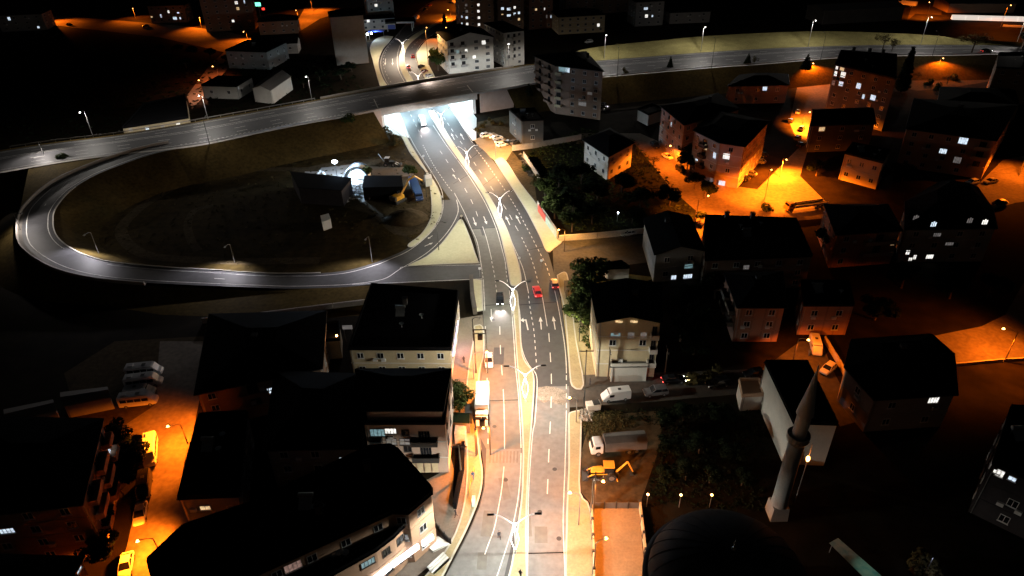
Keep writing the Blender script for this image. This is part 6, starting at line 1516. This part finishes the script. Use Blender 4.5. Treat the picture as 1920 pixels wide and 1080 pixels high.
tree('bush', (1440, 392), 2.6, 'dark bush at the foot of the lamp on the orange square', 1.3)
tree('conifer', (992, 200), 10, 'dark fir tree in front of the bridge end, left of the brown apartment house', 1.1)
for i, (px, h, l) in enumerate((((240, 838), 5.5, 'dim tree on the left street, uppermost beside the white van'), ((250, 880), 5.5, 'dim tree on the left street beside the black van'), ((232, 930), 5, 'dim tree on the left street beside the balconies'), ((205, 990), 5, 'dim tree left of the white sedan on the left street'), ((190, 1050), 5, 'dim tree near the bottom of the left street'))): tree('broad2', px, h, l, 1.0, group='trees along the left street')
tree('broad', (768, 334), 4.5, 'dark round tree on the construction yard near the excavator', .9); tree('broad', (690, 334), 4, 'dark tree right of the arched steel form', .8); tree('bush', (778, 322), 2.2, 'dry shrub at the edge of the pavement inside the loop', 1)
for px, l in (((700, 244), 'bush against the left wing wall of the bridge, left one'), ((716, 252), 'bush against the left wing wall of the bridge, middle one'), ((737, 262), 'bush against the left abutment, lit by the underpass'), ((748, 272), 'bush at the tip of the bridge pavement')): tree('drybush', px, 2.8, l, 1.4)
for px, l in (((905, 238), 'dry bush right of the underpass opening, first'), ((922, 232), 'dry bush right of the underpass opening, second'), ((940, 235), 'dry bush right of the underpass opening, third'), ((895, 245), 'lit dry bush at the right edge of the underpass')): tree('drybush', px, 2.0, l, 1.3)
for i, (px, h) in enumerate((((1720, 150), 4), ((1738, 158), 3), ((1775, 158), 4.5), ((1790, 150), 3.5), ((1708, 138), 3.5), ((1762, 168), 3.2))): tree('bush' if i % 2 else 'bare', px, h, ('orange lit tree just right of the tall cypress', 'orange lit bush at the left of the lamp shrubs', 'dark shrub tree at the foot of the lamp by the cypress', 'low bush right of the lamp by the cypress', 'pale branching tree above the orange lit bush', 'bush at the front row of the orange lit shrubs')[i], 1.1, group='shrubs around the lamp right of the cypress')
for i, (px, h) in enumerate((((300, 98), 4.2), ((335, 100), 4.5), ((365, 104), 4.9), ((395, 108), 4.9), ((350, 128), 4.9), ((318, 118), 4.9), ((425, 118), 4.2), ((640, 150), 4.9), ((660, 135), 4.9), ((600, 150), 4.9), ((570, 165), 4.2))): tree('broad2', px, h, ('first', 'second', 'third', 'fourth', 'fifth', 'sixth', 'seventh')[i] + ' dark tree from the left below the upper left orange road' if i < 7 else ('dark tree below the blank tower, right one', 'dark tree below the blank tower, nearest the pavement', 'dark tree below the blank tower, middle one', 'dark tree below the blank tower, left one')[i - 7], 1.2, group='dark trees beyond the highway')
for i, (px, h) in enumerate((((1733, 1075), 3.5), ((1750, 1085), 3), ((1722, 1062), 3))): tree('bush', px, h, ('bush lit cool white in the bottom right corner, largest', 'bush at the bottom edge right of the largest lit bush', 'bush lit cool white, upper left of the corner group')[i], 1.0, mat='leaf_dry')
tree('bush', (1467, 948), 2.4, 'small dark shrub beside the minaret base', 1); tree('cypress', (1468, 880), 4, 'small cypress at the lower corner of the white annex wall', .9)
tree('drybush', (1300, 716), 2.6, 'bush lit by headlights on the lower side road, left one', 1.4); tree('drybush', (1330, 712), 2.8, 'bush lit by headlights on the lower side road, right one', 1.4)
for i, (px, h) in enumerate((((1240, 905), 3.1), ((1285, 900), 3.4), ((1255, 850), 3.4), ((1330, 905), 3.1), ((1310, 850), 3.7), ((1370, 860), 3.7), ((1390, 910), 3.1), ((1280, 790), 3.4), ((1350, 790), 3.7), ((1240, 800), 3.1))): tree('broad2', px, h, 'almost black tree in the mosque garden, ' + ('lower left by the court', 'behind the left garden lamp', 'left of the grove beside the backhoe', 'above the right garden lamp', 'in the middle of the garden', 'right of the middle', 'nearest the minaret', 'upper row left', 'upper row right near the annex', 'top left by the tarpaulin truck')[i], 1.15, group='trees of the mosque garden')
for i, (px, h) in enumerate((((1290, 585), 6), ((1320, 620), 6), ((1275, 640), 6), ((1340, 560), 6), ((1300, 665), 5))): tree('broad2', px, h, 'black tree between cream house and brick house, ' + ('upper', 'right', 'left', 'topmost', 'lowest')[i], 1.15, group='trees right of the cream house')
for i, (px, h) in enumerate((((1640, 340), 5.5), ((1530, 330), 5), ((1690, 340), 6), ((1540, 470), 6), ((1690, 540), 6), ((1640, 600), 6), ((1850, 560), 6), ((1780, 560), 6))): tree('broad2', px, h, 'black tree on the dark right side, ' + ('below the small pale house', 'above the yellow cab truck', 'below the orange brown house', 'between the wide block and the brick block', 'below the mansard house', 'above the black hip roof', 'above the wide orange street', 'left of the wide orange street top')[i], 1.1, group='trees in the dark blocks at right')

# ground cover that nobody could count
def scatter(name, mat, n, region, seed, s=.45, z=0.):
    rnd = random.Random(seed); vs = []; fs = []
    pts = [P(*p) for p in region]
    xs = [p.x for p in pts]; ys = [p.y for p in pts]
    def inside(x, y):
        c = False; j = len(pts) - 1
        for i in range(len(pts)):
            if (pts[i].y > y) != (pts[j].y > y) and x < (pts[j].x - pts[i].x) * (y - pts[i].y) / (pts[j].y - pts[i].y) + pts[i].x: c = not c
            j = i
        return c
    k = 0
    while k < n:
        x, y = rnd.uniform(min(xs), max(xs)), rnd.uniform(min(ys), max(ys)); k += 1
        if not inside(x, y): continue
        for q_ in range(4):
            p = Vector((x + rnd.uniform(-.4, .4), y + rnd.uniform(-.4, .4), rnd.uniform(.05, .3))); a = rnd.uniform(0, 6.28); s_ = s * rnd.uniform(.4, 1.2); tl = rnd.uniform(.3, 1.2)
            d = Vector((math.cos(a), math.sin(a), 0)) * s_; u_ = Vector((-d.y, d.x, 0)) * .6 + Vector((0, 0, s_ * tl * .6))
            o = len(vs); vs += [tuple(p - d), tuple(p + u_), tuple(p + d), tuple(p - u_ * .2)]; fs.append((o, o + 1, o + 2, o + 3))
    me = bpy.data.meshes.new(name); me.from_pydata(vs, [], fs); me.materials.append(MATS[mat]); return tag(link(name, me), kind='stuff')
scatter('ground_cover', 'leaf', 2600, [(1095, 240), (1190, 262), (1290, 380), (1300, 410), (1200, 440), (1060, 430), (1000, 330), (985, 290)], 1)
scatter('ground_cover', 'leaf_dark', 2400, [(1115, 775), (1420, 750), (1450, 860), (1440, 960), (1210, 945), (1240, 800)], 2, .25)
scatter('ground_cover', 'leaf_dry', 1500, [(1088, 775), (1160, 772), (1200, 800), (1100, 825)], 3, .16)
scatter('ground_cover', 'leaf_dry', 1800, [(560, 440), (700, 470), (790, 455), (830, 400), (800, 320), (760, 265), (560, 260), (300, 300), (150, 350), (120, 420), (200, 480), (560, 505)], 4, .35)
scatter('ground_cover', 'leaf', 900, [(1064, 540), (1100, 505), (1130, 560), (1112, 660), (1090, 640)], 5, .35)
scatter('ground_cover', 'leaf_dark', 3000, [(300, 120), (620, 100), (700, 170), (600, 190), (400, 222), (200, 255), (0, 275), (0, 100)], 6, .8)
scatter('rubble', 'concrete', 260, [(1090, 770), (1112, 772), (1104, 790), (1088, 785)], 7, .35)
scatter('rubble', 'concrete_dark', 500, [(975, 290), (1000, 300), (1012, 335), (990, 330)], 8, .6)
scatter('rubble', 'concrete', 300, [(640, 385), (700, 360), (690, 345), (650, 350)], 9, .5)
# prototypes are used up by their copies: park the originals as further real cars
def use_proto(t, rear, front, paint, label, cat='car'):
    a, b = P(*rear), P(*front); mid = (a + b) / 2; t.location = (mid.x, mid.y, .035); t.rotation_euler = (0, 0, math.atan2((b - a).y, (b - a).x)); t['label'] = label; t['category'] = cat
    for c in PROTO_CH[t.name]:
        if c.data.materials[0].name == 'car_paint': c.material_slots[0].link = 'OBJECT'; c.material_slots[0].material = MATS[paint]
use_proto(sedan, (1192, 439), (1163, 443), 'car_silver', 'silver car on the dark side road beside the banner wall')
use_proto(hatch, (1494, 219), (1497, 205), 'car_white', 'white car in the narrow orange street, upper one')
use_proto(suv, (1248, 737), (1210, 741), 'car_grey', 'dark grey car parked behind the white panel van')
use_proto(van, (1524, 642), (1531, 668), 'car_white', 'white van parked beside the orange lamp near the mosque annex', 'van')
use_proto(minibus, (242, 706), (307, 700), 'car_white', 'white minibus parked in the row of four, farthest from the viewer', 'minibus')
minibus['group'] = 'row of four white minibuses in the left yard'
